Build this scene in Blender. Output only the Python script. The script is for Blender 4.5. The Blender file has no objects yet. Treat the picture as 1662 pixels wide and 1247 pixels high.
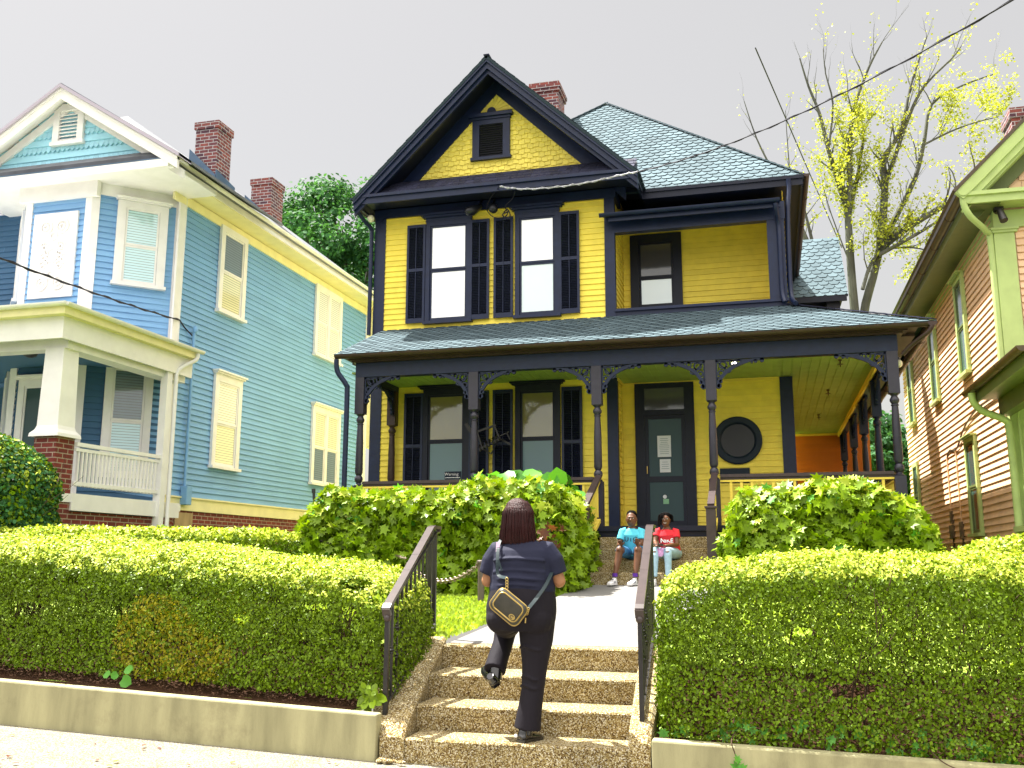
import bpy, bmesh, math, random
import numpy as np
from mathutils import Vector, Matrix, noise
random.seed(7); NR = np.random.default_rng(7)
scn = bpy.context.scene
COL = scn.collection
V = Vector
# ---------------------------------------------------------------- camera
FPX, YAW, PIT, ROL = 1560.0, -0.2588, 0.1812, 0.002
cy, sy, cp, sp, cr, sr = math.cos(YAW), math.sin(YAW), math.cos(PIT), math.sin(PIT), math.cos(ROL), math.sin(ROL)
CF = V((sy*cp, cy*cp, sp)); R0 = V((cy, -sy, 0)); U0 = R0.cross(CF)
CR = cr*R0+sr*U0; CU = -sr*R0+cr*U0
cam = bpy.data.cameras.new('camera'); camo = bpy.data.objects.new('camera', cam); COL.objects.link(camo)
cam.sensor_fit = 'HORIZONTAL'; cam.sensor_width = 36; cam.lens = FPX/1662*36; cam.clip_start = .05; cam.clip_end = 2000
camo.matrix_world = Matrix(((CR.x, CU.x, -CF.x, 0), (CR.y, CU.y, -CF.y, 0), (CR.z, CU.z, -CF.z, 0), (0, 0, 0, 1)))
scn.camera = camo
# the eye is the world's origin; heights are measured from it (pavement about 1.4 m below)
# ---------------------------------------------------------------- light
LD = V((.46, -.175, -1)).normalized()          # the way sunlight travels: high, from the left, a little behind the houses
w = bpy.data.worlds.new('World'); scn.world = w; w.use_nodes = True
nt = w.node_tree; nt.nodes.clear()
def WN(t, **k):
    n = nt.nodes.new(t)
    for a, b in k.items(): setattr(n, a, b)
    return n
sky = WN('ShaderNodeTexSky', sky_type='NISHITA', sun_disc=False)
el = math.asin(-LD.z); sky.sun_elevation = el; sky.sun_rotation = math.atan2(-LD.x, -LD.y)
sky.air_density = 1.2; sky.dust_density = 3
bg1 = WN('ShaderNodeBackground'); bg1.inputs[1].default_value = .0125
nt.links.new(sky.outputs[0], bg1.inputs[0])
# thin bright cloud veil: lighter overhead, brightened behind the camera as added fill
tc = WN('ShaderNodeTexCoord'); sx = WN('ShaderNodeSeparateXYZ'); nt.links.new(tc.outputs['Generated'], sx.inputs[0])
mz = WN('ShaderNodeMapRange', interpolation_type='SMOOTHSTEP'); mz.inputs[1].default_value = .58; mz.inputs[2].default_value = 1.; mz.inputs[3].default_value = 1; mz.inputs[4].default_value = 2.4
nt.links.new(sx.outputs[2], mz.inputs[0])
my = WN('ShaderNodeMapRange', interpolation_type='SMOOTHSTEP'); my.inputs[1].default_value = .35; my.inputs[2].default_value = -.5; my.inputs[3].default_value = 1; my.inputs[4].default_value = 2.7
nt.links.new(sx.outputs[1], my.inputs[0])
my.inputs[3].default_value = 0
mk = WN('ShaderNodeMapRange', interpolation_type='SMOOTHSTEP'); mk.inputs[1].default_value = .05; mk.inputs[2].default_value = .5; mk.inputs[3].default_value = .25; mk.inputs[4].default_value = 1; nt.links.new(sx.outputs[2], mk.inputs[0])
mf = WN('ShaderNodeMath', operation='MULTIPLY_ADD'); nt.links.new(my.outputs[0], mf.inputs[0]); nt.links.new(mk.outputs[0], mf.inputs[1]); mf.inputs[2].default_value = 1
mu = WN('ShaderNodeMath', operation='MULTIPLY'); nt.links.new(mz.outputs[0], mu.inputs[0]); nt.links.new(mf.outputs[0], mu.inputs[1])
SKYB = .168
mu2 = WN('ShaderNodeMath', operation='MULTIPLY'); mu2.inputs[1].default_value = SKYB; nt.links.new(mu.outputs[0], mu2.inputs[0])
bg2 = WN('ShaderNodeBackground'); bg2.inputs[0].default_value = (1, .94, .853, 1); nt.links.new(mu2.outputs[0], bg2.inputs[1])
ad = WN('ShaderNodeAddShader'); nt.links.new(bg1.outputs[0], ad.inputs[0]); nt.links.new(bg2.outputs[0], ad.inputs[1])
wo = WN('ShaderNodeOutputWorld'); nt.links.new(ad.outputs[0], wo.inputs[0])
sun = bpy.data.lights.new('sun', 'SUN'); sun.energy = 5.0; sun.angle = math.radians(.5); sun.color = (1, .96, .88)
suno = bpy.data.objects.new('sun', sun); COL.objects.link(suno); suno.rotation_euler = LD.to_track_quat('-Z', 'Y').to_euler()
scn.view_settings.view_transform = 'Standard'; scn.view_settings.look = 'None'
scn.view_settings.exposure = 1.85; scn.view_settings.gamma = 1
scn.cycles.max_bounces = 6; scn.cycles.diffuse_bounces = 3; scn.cycles.transparent_max_bounces = 4
# ---------------------------------------------------------------- materials
MATS = {}
def mat(name, col, rough=.6, spec=.35, var=0, vscale=3, bump=0, bscale=60, island=0, metal=0, coat=0, stretch=None, trans=0, emit=0, dirt=0):
    if name in MATS: return MATS[name]
    m = bpy.data.materials.new(name); m.use_nodes = True; t = m.node_tree; N = t.nodes; L = t.links
    b = N['Principled BSDF']; b.inputs['Base Color'].default_value = (*col, 1); b.inputs['Roughness'].default_value = rough
    b.inputs['Specular IOR Level'].default_value = spec; b.inputs['Metallic'].default_value = metal; b.inputs['Coat Weight'].default_value = coat
    tc = N.new('ShaderNodeTexCoord'); mp = N.new('ShaderNodeMapping'); L.new(tc.outputs['Object'], mp.inputs[0])
    if stretch: mp.inputs['Scale'].default_value = stretch
    cur = None
    if var or island or dirt:
        rgb = N.new('ShaderNodeRGB'); rgb.outputs[0].default_value = (*col, 1); cur = rgb.outputs[0]
    if var:
        nz = N.new('ShaderNodeTexNoise'); nz.inputs['Scale'].default_value = vscale; nz.inputs['Detail'].default_value = 6; L.new(mp.outputs[0], nz.inputs[0])
        mr = N.new('ShaderNodeMapRange'); mr.inputs[1].default_value = .3; mr.inputs[2].default_value = .7; mr.inputs[3].default_value = 1-var; mr.inputs[4].default_value = 1+var; L.new(nz.outputs[0], mr.inputs[0])
        vm = N.new('ShaderNodeVectorMath'); vm.operation = 'SCALE'; L.new(cur, vm.inputs[0]); L.new(mr.outputs[0], vm.inputs['Scale']); cur = vm.outputs[0]
    if island:
        g = N.new('ShaderNodeNewGeometry'); mr = N.new('ShaderNodeMapRange'); mr.inputs[3].default_value = 1-island; mr.inputs[4].default_value = 1+island
        L.new(g.outputs['Random Per Island'], mr.inputs[0])
        vm = N.new('ShaderNodeVectorMath'); vm.operation = 'SCALE'; L.new(cur, vm.inputs[0]); L.new(mr.outputs[0], vm.inputs['Scale']); cur = vm.outputs[0]
    if dirt:
        nz = N.new('ShaderNodeTexNoise'); nz.inputs['Scale'].default_value = 2.2; nz.inputs['Detail'].default_value = 9; nz.inputs['Roughness'].default_value = .7; L.new(tc.outputs['Object'], nz.inputs[0])
        rp = N.new('ShaderNodeMapRange'); rp.inputs[1].default_value = .52; rp.inputs[2].default_value = .72; rp.inputs[4].default_value = dirt; L.new(nz.outputs[0], rp.inputs[0])
        mx = N.new('ShaderNodeMix'); mx.data_type = 'RGBA'; L.new(rp.outputs[0], mx.inputs[0]); L.new(cur, mx.inputs[6]); mx.inputs[7].default_value = (.12, .1, .06, 1); cur = mx.outputs[2]
    if cur: L.new(cur, b.inputs['Base Color'])
    if bump:
        nz = N.new('ShaderNodeTexNoise'); nz.inputs['Scale'].default_value = bscale; nz.inputs['Detail'].default_value = 5; L.new(mp.outputs[0], nz.inputs[0])
        bp = N.new('ShaderNodeBump'); bp.inputs['Strength'].default_value = bump; bp.inputs['Distance'].default_value = .01; L.new(nz.outputs[0], bp.inputs['Height']); L.new(bp.outputs[0], b.inputs['Normal'])
    if trans:
        tr = N.new('ShaderNodeBsdfTranslucent'); mx = N.new('ShaderNodeMixShader'); mx.inputs[0].default_value = trans
        tr.inputs[0].default_value = (col[0]*1.5, col[1]*1.35, col[2]*.6, 1)
        if cur:
            vm = N.new('ShaderNodeVectorMath'); vm.operation = 'MULTIPLY'; vm.inputs[1].default_value = (1.5, 1.35, .6); L.new(cur, vm.inputs[0]); L.new(vm.outputs[0], tr.inputs[0])
        o = N['Material Output']; L.new(b.outputs[0], mx.inputs[1]); L.new(tr.outputs[0], mx.inputs[2]); L.new(mx.outputs[0], o.inputs[0])
    if emit:
        b.inputs['Emission Color'].default_value = (*col, 1); b.inputs['Emission Strength'].default_value = emit
    MATS[name] = m; return m
def brickmat(name, c1, c2, mortar, sx=.21, sz=.075, axis='x', dirt=0):
    m = bpy.data.materials.new(name); m.use_nodes = True; t = m.node_tree; N = t.nodes; L = t.links; b = N['Principled BSDF']; b.inputs['Roughness'].default_value = .85
    tc = N.new('ShaderNodeTexCoord'); s = N.new('ShaderNodeSeparateXYZ'); L.new(tc.outputs['Object'], s.inputs[0])
    a = N.new('ShaderNodeMath'); a.operation = 'ADD'; L.new(s.outputs[0], a.inputs[0]); L.new(s.outputs[1], a.inputs[1])
    c = N.new('ShaderNodeCombineXYZ'); L.new(a.outputs[0], c.inputs[0]); L.new(s.outputs[2], c.inputs[1])
    br = N.new('ShaderNodeTexBrick'); L.new(c.outputs[0], br.inputs[0])
    br.inputs['Scale'].default_value = 1; br.inputs['Brick Width'].default_value = sx; br.inputs['Row Height'].default_value = sz
    br.inputs['Mortar Size'].default_value = .008; br.inputs['Mortar Smooth'].default_value = .15; br.inputs['Bias'].default_value = 0
    br.inputs['Color1'].default_value = (*c1, 1); br.inputs['Color2'].default_value = (*c2, 1); br.inputs['Mortar'].default_value = (*mortar, 1)
    nz = N.new('ShaderNodeTexNoise'); nz.inputs['Scale'].default_value = 14; nz.inputs['Detail'].default_value = 5; L.new(tc.outputs['Object'], nz.inputs[0])
    mr = N.new('ShaderNodeMapRange'); mr.inputs[3].default_value = .55; mr.inputs[4].default_value = 1.45; L.new(nz.outputs[0], mr.inputs[0])
    vm = N.new('ShaderNodeVectorMath'); vm.operation = 'SCALE'; L.new(br.outputs[0], vm.inputs[0]); L.new(mr.outputs[0], vm.inputs['Scale']); L.new(vm.outputs[0], b.inputs['Base Color'])
    bp = N.new('ShaderNodeBump'); bp.invert = True; bp.inputs['Strength'].default_value = .8; bp.inputs['Distance'].default_value = .01; L.new(br.outputs['Fac'], bp.inputs['Height']); L.new(bp.outputs[0], b.inputs['Normal'])
    MATS[name] = m; return m
def gravelmat(name, cols, scale, rough=.9, bump=.6, base_var=.2):
    m = bpy.data.materials.new(name); m.use_nodes = True; t = m.node_tree; N = t.nodes; L = t.links; b = N['Principled BSDF']; b.inputs['Roughness'].default_value = rough; b.inputs['Specular IOR Level'].default_value = .2
    tc = N.new('ShaderNodeTexCoord'); vo = N.new('ShaderNodeTexVoronoi'); vo.inputs['Scale'].default_value = scale; L.new(tc.outputs['Object'], vo.inputs[0])
    sp_ = N.new('ShaderNodeSeparateColor'); L.new(vo.outputs['Color'], sp_.inputs[0])
    r = N.new('ShaderNodeValToRGB'); L.new(sp_.outputs[0], r.inputs[0]); e = r.color_ramp; e.interpolation = 'CONSTANT'
    e.elements[0].position = 0; e.elements[0].color = (*cols[0], 1); e.elements[1].position = 1/len(cols); e.elements[1].color = (*cols[1], 1)
    for i in range(2, len(cols)): x = e.elements.new(i/len(cols)); x.color = (*cols[i], 1)
    nz = N.new('ShaderNodeTexNoise'); nz.inputs['Scale'].default_value = 3; nz.inputs['Detail'].default_value = 8; L.new(tc.outputs['Object'], nz.inputs[0])
    mr = N.new('ShaderNodeMapRange'); mr.inputs[1].default_value = .3; mr.inputs[2].default_value = .7; mr.inputs[3].default_value = 1-base_var; mr.inputs[4].default_value = 1+base_var; L.new(nz.outputs[0], mr.inputs[0])
    vm = N.new('ShaderNodeVectorMath'); vm.operation = 'SCALE'; L.new(r.outputs[0], vm.inputs[0]); L.new(mr.outputs[0], vm.inputs['Scale']); L.new(vm.outputs[0], b.inputs['Base Color'])
    bp = N.new('ShaderNodeBump'); bp.inputs['Strength'].default_value = bump; bp.inputs['Distance'].default_value = .008; bp.invert = True; L.new(vo.outputs['Distance'], bp.inputs['Height']); L.new(bp.outputs[0], b.inputs['Normal'])
    MATS[name] = m; return m
mat('navy', (.005,.013,.048), .45, .4, var=.18, vscale=9, bump=.1, bscale=30)
mat('navy_dark', (.006,.009,.024), .5, .35, var=.15, vscale=9)
mat('post_paint', (.024,.022,.04), .42, .5, var=.15, vscale=12)
mat('rail_brown', (.052, .035, .036), .45, .4, var=.15, vscale=12)
mat('soffit_brown', (.045, .025, .02), .5, .4, var=.15, vscale=5)
mat('yellow', (.93,.75,.10), .6, .3, var=.07, vscale=5, island=.05, bump=.08, bscale=50)
mat('yellow_pale', (.86,.74,.38), .6, .3, var=.07, vscale=5, island=.05)  # hidden side wall, paled to cut yellow bounce on the blue house
mat('yellow_gable', (.92,.78,.14), .6, .3, var=.07, vscale=7, island=.08)
mat('yellow_trim', (.85,.66,.10), .6, .3)
mat('orange_wall', (.52,.17,.03), .6, .3, island=.05, var=.06)
mat('porch_ceiling', (.33, .45, .12), .6, .3, var=.1, vscale=4)
mat('blue', (.20,.40,.67), .6, .3, var=.05, vscale=1.2, island=.05, bump=.08, bscale=50)
mat('blue_shingle', (.34,.66,.80), .6, .3, island=.08)
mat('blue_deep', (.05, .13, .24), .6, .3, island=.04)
mat('white', (.8, .79, .78), .5, .4, var=.05, vscale=4, dirt=.05)
mat('cream', (.82, .76, .42), .55, .3, var=.06, vscale=4, dirt=.05)
mat('pink', (.80,.53,.33), .6, .3, var=.08, vscale=4, island=.05)
mat('pink_shingle', (.82,.55,.33), .6, .3, island=.1)
mat('sage', (.45,.57,.21), .5, .4, var=.08, vscale=5)
mat('sage_dark', (.13,.16,.05), .5, .4, var=.1, vscale=5)
mat('gutter_brown', (.07, .045, .02), .4, .5, var=.2, vscale=8)
mat('shingle', (.10,.145,.168), .9, .15, var=.16, vscale=1.6, island=.14)
mat('shingle_tar', (.025,.04,.05), .9, .2)
mat('shingle_dark', (.022, .024, .05), .8, .3, island=.35, bump=.3, bscale=120)
mat('roof_grey', (.16, .17, .19), .85, .25, var=.2)
mat('flashing', (.05, .10, .17), .5, .5, var=.2)
mat('black', (.008, .009, .014), .4, .5)
mat('iron', (.014, .012, .012), .42, .5, var=.3, vscale=20)
mat('rail_cap', (.05,.035,.034), .33, .5, var=.15, vscale=10)
mat('black_hole', (.003, .003, .004), .9, .1)
mat('blind_white', (.86, .86, .85), .7, .3)
mat('concrete', (.32,.30,.17), .85, .25, var=.25, vscale=3, stretch=(2.5, 1, .35), bump=.35, bscale=70, dirt=.55)
mat('concrete_walk', (.18,.175,.17), .85, .25, var=.06, vscale=3, bump=.3, bscale=90, dirt=.12)
mat('bark', (.085,.09,.075), .9, .2, var=.4, vscale=4, bump=.8, bscale=12, stretch=(1, 1, .25))
mat('twig', (.075, .045, .03), .9, .2, var=.3)
mat('soil', (.045, .022, .012), .95, .1, var=.4, vscale=20, bump=.7, bscale=60)
mat('leaf_hedge', (.115,.195,.002), .5, .25, island=.5, trans=.10)
mat('leaf_sunlit', (.52,.62,.07), .5, .3, island=.3, trans=.12)  # leaf copy for hedge and shrub tops, sunlight put into its colour
mat('leaf_hedge_yellow', (.32,.31,.01), .5, .35, island=.3, trans=.35)
mat('leaf_oak', (.18,.29,.005), .45, .35, island=.4, trans=.22)
mat('leaf_big', (.09,.30,.03), .42, .4, island=.25, trans=.3)
mat('leaf_red', (.14,.05,.025), .5, .35, island=.3, trans=.3)
mat('leaf_tree', (.05,.15,.055), .65, .15, island=.45, trans=.35)
mat('leaf_elm', (.36,.41,.06), .5, .3, island=.3, trans=.45)
mat('leaf_dark', (.02, .08, .02), .5, .35, island=.3, trans=.2)
mat('skin_dark', (.13, .055, .028), .5, .4, var=.08, vscale=14)
mat('skin_brown', (.34, .16, .08), .5, .4, var=.08, vscale=14)
mat('hair_black', (.005, .004, .004), .9, .05, bump=.8, bscale=160)
mat('hair_red', (.028,.005,.005), .4, .25, bump=.7, bscale=60, stretch=(3, 3, .12), var=.5, vscale=40)
mat('shirt_navy', (.013,.015,.036), .8, .25, bump=.25, bscale=14, stretch=(.5, 1, 2.5), var=.15, vscale=6)
mat('trouser', (.009,.007,.012), .8, .25, bump=.3, bscale=10, stretch=(2, 2, .6))
mat('shoe_black', (.006, .006, .008), .15, .6, coat=.6)
mat('shoe_white', (.75, .73, .75), .5, .4)
mat('sock_purple', (.10, .03, .28), .8, .2)
mat('tee_aqua', (.10, .55, .72), .8, .25, bump=.2, bscale=20)
mat('tee_red', (.66, .03, .045), .8, .25, bump=.2, bscale=20)
mat('denim', (.035, .13, .26), .85, .2, var=.5, vscale=12)
mat('jeans_light', (.34, .50, .62), .85, .2, var=.12, vscale=20)
mat('bag_olive', (.035, .032, .022), .35, .5, var=.25, vscale=20)
mat('gold', (.45, .32, .10), .35, .5, metal=.6)
mat('strap_teal', (.010,.026,.032), .5, .4)
mat('strap_pink', (.75, .55, .75), .6, .4)
mat('paper', (.75, .78, .8), .8, .2)
mat('text_dark', (.02, .05, .10), .8, .2)
mat('text_white', (.8, .8, .8), .8, .2)
mat('teeth', (.8, .8, .76), .3, .5)
mat('eye_white', (.7, .7, .68), .2, .5)
mat('pinkcloth', (.6, .32, .62), .8, .2, var=.3, vscale=40)
mat('bulb', (1, .9, .8), .3, .3, emit=3)
mat('globe', (.8, .76, .55), .25, .5, coat=.3)
mat('meter_box', (.16, .11, .06), .6, .3, var=.3)
mat('plywood', (.42, .30, .16), .8, .2, var=.2, vscale=10, stretch=(1, 1, .2))
mat('cable_black', (.02, .018, .03), .6, .3)
mat('cable_pale', (.45, .45, .5), .6, .3, var=.4, vscale=30)
mat('cable_faint', (.42, .38, .46), .6, .3)
mat('panel_tan', (.45, .36, .22), .7, .3, var=.2)
mat('chain', (.22, .17, .13), .4, .5, metal=.3)
mat('brown_metal', (.10, .075, .07), .4, .5)
mat('sign_dark', (.01, .02, .035), .6, .3)
mat('sign_grey', (.12, .2, .24), .6, .3)
brickmat('brick_red', (.20, .03, .02), (.12, .02, .016), (.34, .27, .20))
brickmat('brick_chimney', (.24, .06, .045), (.07, .028, .045), (.42, .40, .40))
gravelmat('aggregate', [(.07, .04, .016), (.27, .20, .07), (.14, .09, .032), (.44, .37, .20), (.20, .135, .05), (.33, .26, .12), (.58, .53, .40)], 150)
gravelmat('pave', [(.17, .155, .11), (.21, .20, .17), (.12, .10, .05), (.24, .23, .21)], 130, bump=.3, base_var=.12)
gravelmat('asphalt', [(.05, .05, .05), (.07, .07, .07), (.04, .04, .04)], 120)
gravelmat('lawn_base', [(.16, .24, .03), (.22, .30, .04), (.13, .20, .03), (.28, .34, .05)], 60, bump=1, base_var=.3)
def glassmat(name, col, rough=.08, folds=False, refl=.5):
    m = bpy.data.materials.new(name); m.use_nodes = True; t = m.node_tree; N = t.nodes; L = t.links; b = N['Principled BSDF']
    b.inputs['Base Color'].default_value = (*col, 1); b.inputs['Roughness'].default_value = .7
    g = N.new('ShaderNodeBsdfGlossy'); g.inputs['Roughness'].default_value = rough; g.inputs['Color'].default_value = (.95, .97, 1, 1)
    fr = N.new('ShaderNodeLayerWeight'); fr.inputs[0].default_value = .3
    mr = N.new('ShaderNodeMapRange'); mr.inputs[3].default_value = refl*.35; mr.inputs[4].default_value = .35+.65*min(1, refl*1.5); L.new(fr.outputs['Fresnel'], mr.inputs[0])
    mx = N.new('ShaderNodeMixShader'); L.new(mr.outputs[0], mx.inputs[0]); L.new(b.outputs[0], mx.inputs[1]); L.new(g.outputs[0], mx.inputs[2]); L.new(mx.outputs[0], N['Material Output'].inputs[0])
    tc = N.new('ShaderNodeTexCoord'); nz = N.new('ShaderNodeTexNoise'); nz.inputs['Scale'].default_value = 1.5; L.new(tc.outputs['Object'], nz.inputs[0])
    bp = N.new('ShaderNodeBump'); bp.inputs['Strength'].default_value = .12; bp.inputs['Distance'].default_value = .05; L.new(nz.outputs[0], bp.inputs['Height']); L.new(bp.outputs[0], g.inputs['Normal'])
    if folds:   # venetian blind behind the pane
        s = N.new('ShaderNodeSeparateXYZ'); L.new(tc.outputs['Object'], s.inputs[0]); mo = N.new('ShaderNodeMath'); mo.operation = 'MULTIPLY'; mo.inputs[1].default_value = 1/.05; L.new(s.outputs[2], mo.inputs[0])
        f2 = N.new('ShaderNodeMath'); f2.operation = 'FRACT'; L.new(mo.outputs[0], f2.inputs[0]); gt = N.new('ShaderNodeMath'); gt.operation = 'GREATER_THAN'; gt.inputs[1].default_value = .25; L.new(f2.outputs[0], gt.inputs[0])
        mc = N.new('ShaderNodeMix'); mc.data_type = 'RGBA'; L.new(gt.outputs[0], mc.inputs[0]); mc.inputs[6].default_value = (*[c*.35 for c in col], 1); mc.inputs[7].default_value = (*col, 1); L.new(mc.outputs[2], b.inputs['Base Color'])
    MATS[name] = m; return m
glassmat('pane_white', (.85, .87, .88), refl=1.0)
glassmat('pane_curtain', (.42, .52, .50), refl=.5)
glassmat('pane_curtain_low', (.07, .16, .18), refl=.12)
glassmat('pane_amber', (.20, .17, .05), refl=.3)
glassmat('pane_dark', (.05, .05, .06), refl=.2)
glassmat('pane_grey', (.02, .06, .07), refl=.0)
glassmat('pane_blind', (.45, .72, .78), folds=True, refl=.4)
glassmat('pane_blind_dark', (.10, .16, .18), folds=True, refl=.3)
glassmat('pane_blind_yellow', (.8, .78, .5), folds=True, refl=.3)
glassmat('pane_blind_white', (.8, .8, .72), folds=True, refl=.3)
glassmat('pane_green', (.02, .08, .07), refl=.5)
# ---------------------------------------------------------------- builders
class MB:
    def __init__(s): s.v = []; s.f = []; s.m = []; s.mi = 0
    def add(s, vs, fs):
        o = len(s.v); s.v += [tuple(p) for p in vs]; s.f += [tuple(i+o for i in f) for f in fs]; s.m += [s.mi]*len(fs)
    def hexa(s, p): s.add(p, [(0, 3, 2, 1), (4, 5, 6, 7), (0, 1, 5, 4), (1, 2, 6, 5), (2, 3, 7, 6), (3, 0, 4, 7)])
    def box(s, x0, x1, y0, y1, z0, z1):
        s.hexa([(x0, y0, z0), (x1, y0, z0), (x1, y1, z0), (x0, y1, z0), (x0, y0, z1), (x1, y0, z1), (x1, y1, z1), (x0, y1, z1)])
    def obox(s, c, ax, ay, az, hx, hy, hz):
        c = V(c); s.hexa([c+ax*(i*hx)+ay*(j*hy)+az*(k*hz) for i, j, k in ((-1, -1, -1), (1, -1, -1), (1, 1, -1), (-1, 1, -1), (-1, -1, 1), (1, -1, 1), (1, 1, 1), (-1, 1, 1))])
    def bar(s, a, b, w, h, up=V((0, 0, 1))):      # box along a-b, w across, h in the up sense
        a, b = V(a), V(b); d = (b-a).normalized(); sd = d.cross(up).normalized(); u = sd.cross(d)
        s.obox((a+b)/2, d, sd, u, (b-a).length/2, w/2, h/2)
    def prism(s, pts, off):                       # planar polygon pushed along the vector off
        n = len(pts); off = V(off); p = [V(q) for q in pts]
        s.add(p+[q+off for q in p], [tuple(range(n))[::-1], tuple(range(n, 2*n))]+[(i, (i+1) % n, (i+1) % n+n, i+n) for i in range(n)])
    def tube(s, pts, r, n=8, cap=True):
        pts = [V(p) for p in pts]; rs = r if isinstance(r, (list, tuple)) else [r]*len(pts); o = len(s.v); ref = None
        for i, p in enumerate(pts):
            d = (pts[min(i+1, len(pts)-1)]-pts[max(i-1, 0)]).normalized()
            if ref is None: ref = d.orthogonal().normalized()
            ref = (ref-d*ref.dot(d)).normalized(); q = d.cross(ref)
            for k in range(n): a = 2*math.pi*k/n; s.v.append(tuple(p+(ref*math.cos(a)+q*math.sin(a))*rs[i]))
        for i in range(len(pts)-1):
            for k in range(n):
                s.f.append((o+i*n+k, o+i*n+(k+1) % n, o+(i+1)*n+(k+1) % n, o+(i+1)*n+k)); s.m.append(s.mi)
        if cap:
            s.f.append(tuple(o+k for k in range(n))[::-1]); s.f.append(tuple(o+(len(pts)-1)*n+k for k in range(n))); s.m += [s.mi]*2
    def lathe(s, prof, base=(0, 0, 0), n=16, closed=True):
        o = len(s.v); b = V(base)
        for r, z in prof:
            for k in range(n): a = 2*math.pi*k/n; s.v.append((b.x+r*math.cos(a), b.y+r*math.sin(a), b.z+z))
        for i in range(len(prof)-1):
            for k in range(n): s.f.append((o+i*n+k, o+i*n+(k+1) % n, o+(i+1)*n+(k+1) % n, o+(i+1)*n+k)); s.m.append(s.mi)
        if closed: s.f.append(tuple(o+k for k in range(n))[::-1]); s.f.append(tuple(o+(len(prof)-1)*n+k for k in range(n))); s.m += [s.mi]*2
    def ell(s, c, rx, ry, rz, n=12, m=8, rot=None):
        o = len(s.v); c = V(c)
        for j in range(m+1):
            t = math.pi*j/m
            for k in range(n):
                a = 2*math.pi*k/n; p = V((rx*math.sin(t)*math.cos(a), ry*math.sin(t)*math.sin(a), rz*math.cos(t)))
                s.v.append(tuple(c+(rot @ p if rot else p)))
        for j in range(m):
            for k in range(n): s.f.append((o+j*n+k, o+j*n+(k+1) % n, o+(j+1)*n+(k+1) % n, o+(j+1)*n+k)); s.m.append(s.mi)
    def limb(s, pts, rad, n=16, ref=V((1, 0, 0)), cap=True):       # rings with separate half-widths across (along ref) and deep
        pts = [V(p) for p in pts]; o = len(s.v)
        for i, p in enumerate(pts):
            d = (pts[min(i+1, len(pts)-1)]-pts[max(i-1, 0)]).normalized(); x = (ref-d*ref.dot(d)).normalized(); q = d.cross(x)
            rx, ry = rad[i] if isinstance(rad[i], (tuple, list)) else (rad[i], rad[i])
            for k in range(n): a = 2*math.pi*k/n; s.v.append(tuple(p+x*rx*math.cos(a)+q*ry*math.sin(a)))
        for i in range(len(pts)-1):
            for k in range(n): s.f.append((o+i*n+k, o+i*n+(k+1) % n, o+(i+1)*n+(k+1) % n, o+(i+1)*n+k)); s.m.append(s.mi)
        if cap: s.f.append(tuple(o+k for k in range(n))[::-1]); s.f.append(tuple(o+(len(pts)-1)*n+k for k in range(n))); s.m += [s.mi]*2
    def ribbon(s, pts, wd, off, closed=False):    # flat band along a 2-sided curve lying in one plane, pushed along off
        pts = [V(p) for p in pts]; off = V(off); nn = off.normalized(); L_, R_ = [], []; n = len(pts)
        for i, p in enumerate(pts):
            a = pts[(i-1) % n] if (closed or i) else p; b = pts[(i+1) % n] if (closed or i < n-1) else p
            d = (b-a).normalized(); sd = d.cross(nn)*(wd[i] if isinstance(wd, list) else wd)/2
            L_.append(p+sd); R_.append(p-sd)
        for i in range(n if closed else n-1):
            j = (i+1) % n; s.hexa([L_[i], R_[i], R_[j], L_[j], L_[i]+off, R_[i]+off, R_[j]+off, L_[j]+off])
    def build(s, name, mats, parent=None, smooth=None, recalc=True, bevel=0):
        me = bpy.data.meshes.new(name); me.from_pydata(s.v, [], s.f)
        for m in (mats if isinstance(mats, (list, tuple)) else [mats]): me.materials.append(MATS[m])
        if max(s.m, default=0): me.polygons.foreach_set('material_index', s.m)
        if recalc:
            bm = bmesh.new(); bm.from_mesh(me); bmesh.ops.recalc_face_normals(bm, faces=bm.faces); bm.to_mesh(me); bm.free()
        if smooth: me.polygons.foreach_set('use_smooth', [True]*len(me.polygons)); me.set_sharp_from_angle(angle=math.radians(smooth))
        me.update(); o = bpy.data.objects.new(name, me); COL.objects.link(o)
        if parent: attach(o, parent)
        if bevel:
            bv = o.modifiers.new('bevel', 'BEVEL'); bv.width = bevel; bv.segments = 2; bv.limit_method = 'ANGLE'
        return o
def world(o):
    m = o.matrix_basis.copy(); p = o.parent
    while p: m = p.matrix_basis @ m; p = p.parent
    return m
def attach(o, parent):       # geometry is written in world metres; the parent's Empty sits at the thing's base
    o.parent = parent; pm = world(parent); o.matrix_basis = pm.inverted() @ o.matrix_basis
def tag(o, label=None, cat=None, group=None, kind=None):
    if label: o['label'] = label
    if cat: o['category'] = cat
    if group: o['group'] = group
    if kind: o['kind'] = kind
    return o
def thing(name, loc, label, cat, group=None):
    o = bpy.data.objects.new(name, None); COL.objects.link(o); o.location = loc; o.empty_display_size = .3
    return tag(o, label, cat, group)
class Plane:     # a wall plane: a = run along the wall (world metre), z = height, d = distance out of the wall
    def __init__(s, O, u, n): s.O, s.u, s.n = V(O), V(u).normalized(), V(n).normalized()
    def p(s, a, z, d=0): return s.O+s.u*a+s.n*d+V((0, 0, z))
def front(y): return Plane((0, y, 0), (1, 0, 0), (0, -1, 0))
def sideR(x): return Plane((x, 0, 0), (0, 1, 0), (1, 0, 0))
def sideL(x): return Plane((x, 0, 0), (0, 1, 0), (-1, 0, 0))
def pbox(mb, pl, a0, a1, z0, z1, d0, d1):
    mb.hexa([pl.p(a0, z0, d0), pl.p(a1, z0, d0), pl.p(a1, z0, d1), pl.p(a0, z0, d1), pl.p(a0, z1, d0), pl.p(a1, z1, d0), pl.p(a1, z1, d1), pl.p(a0, z1, d1)])
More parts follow.
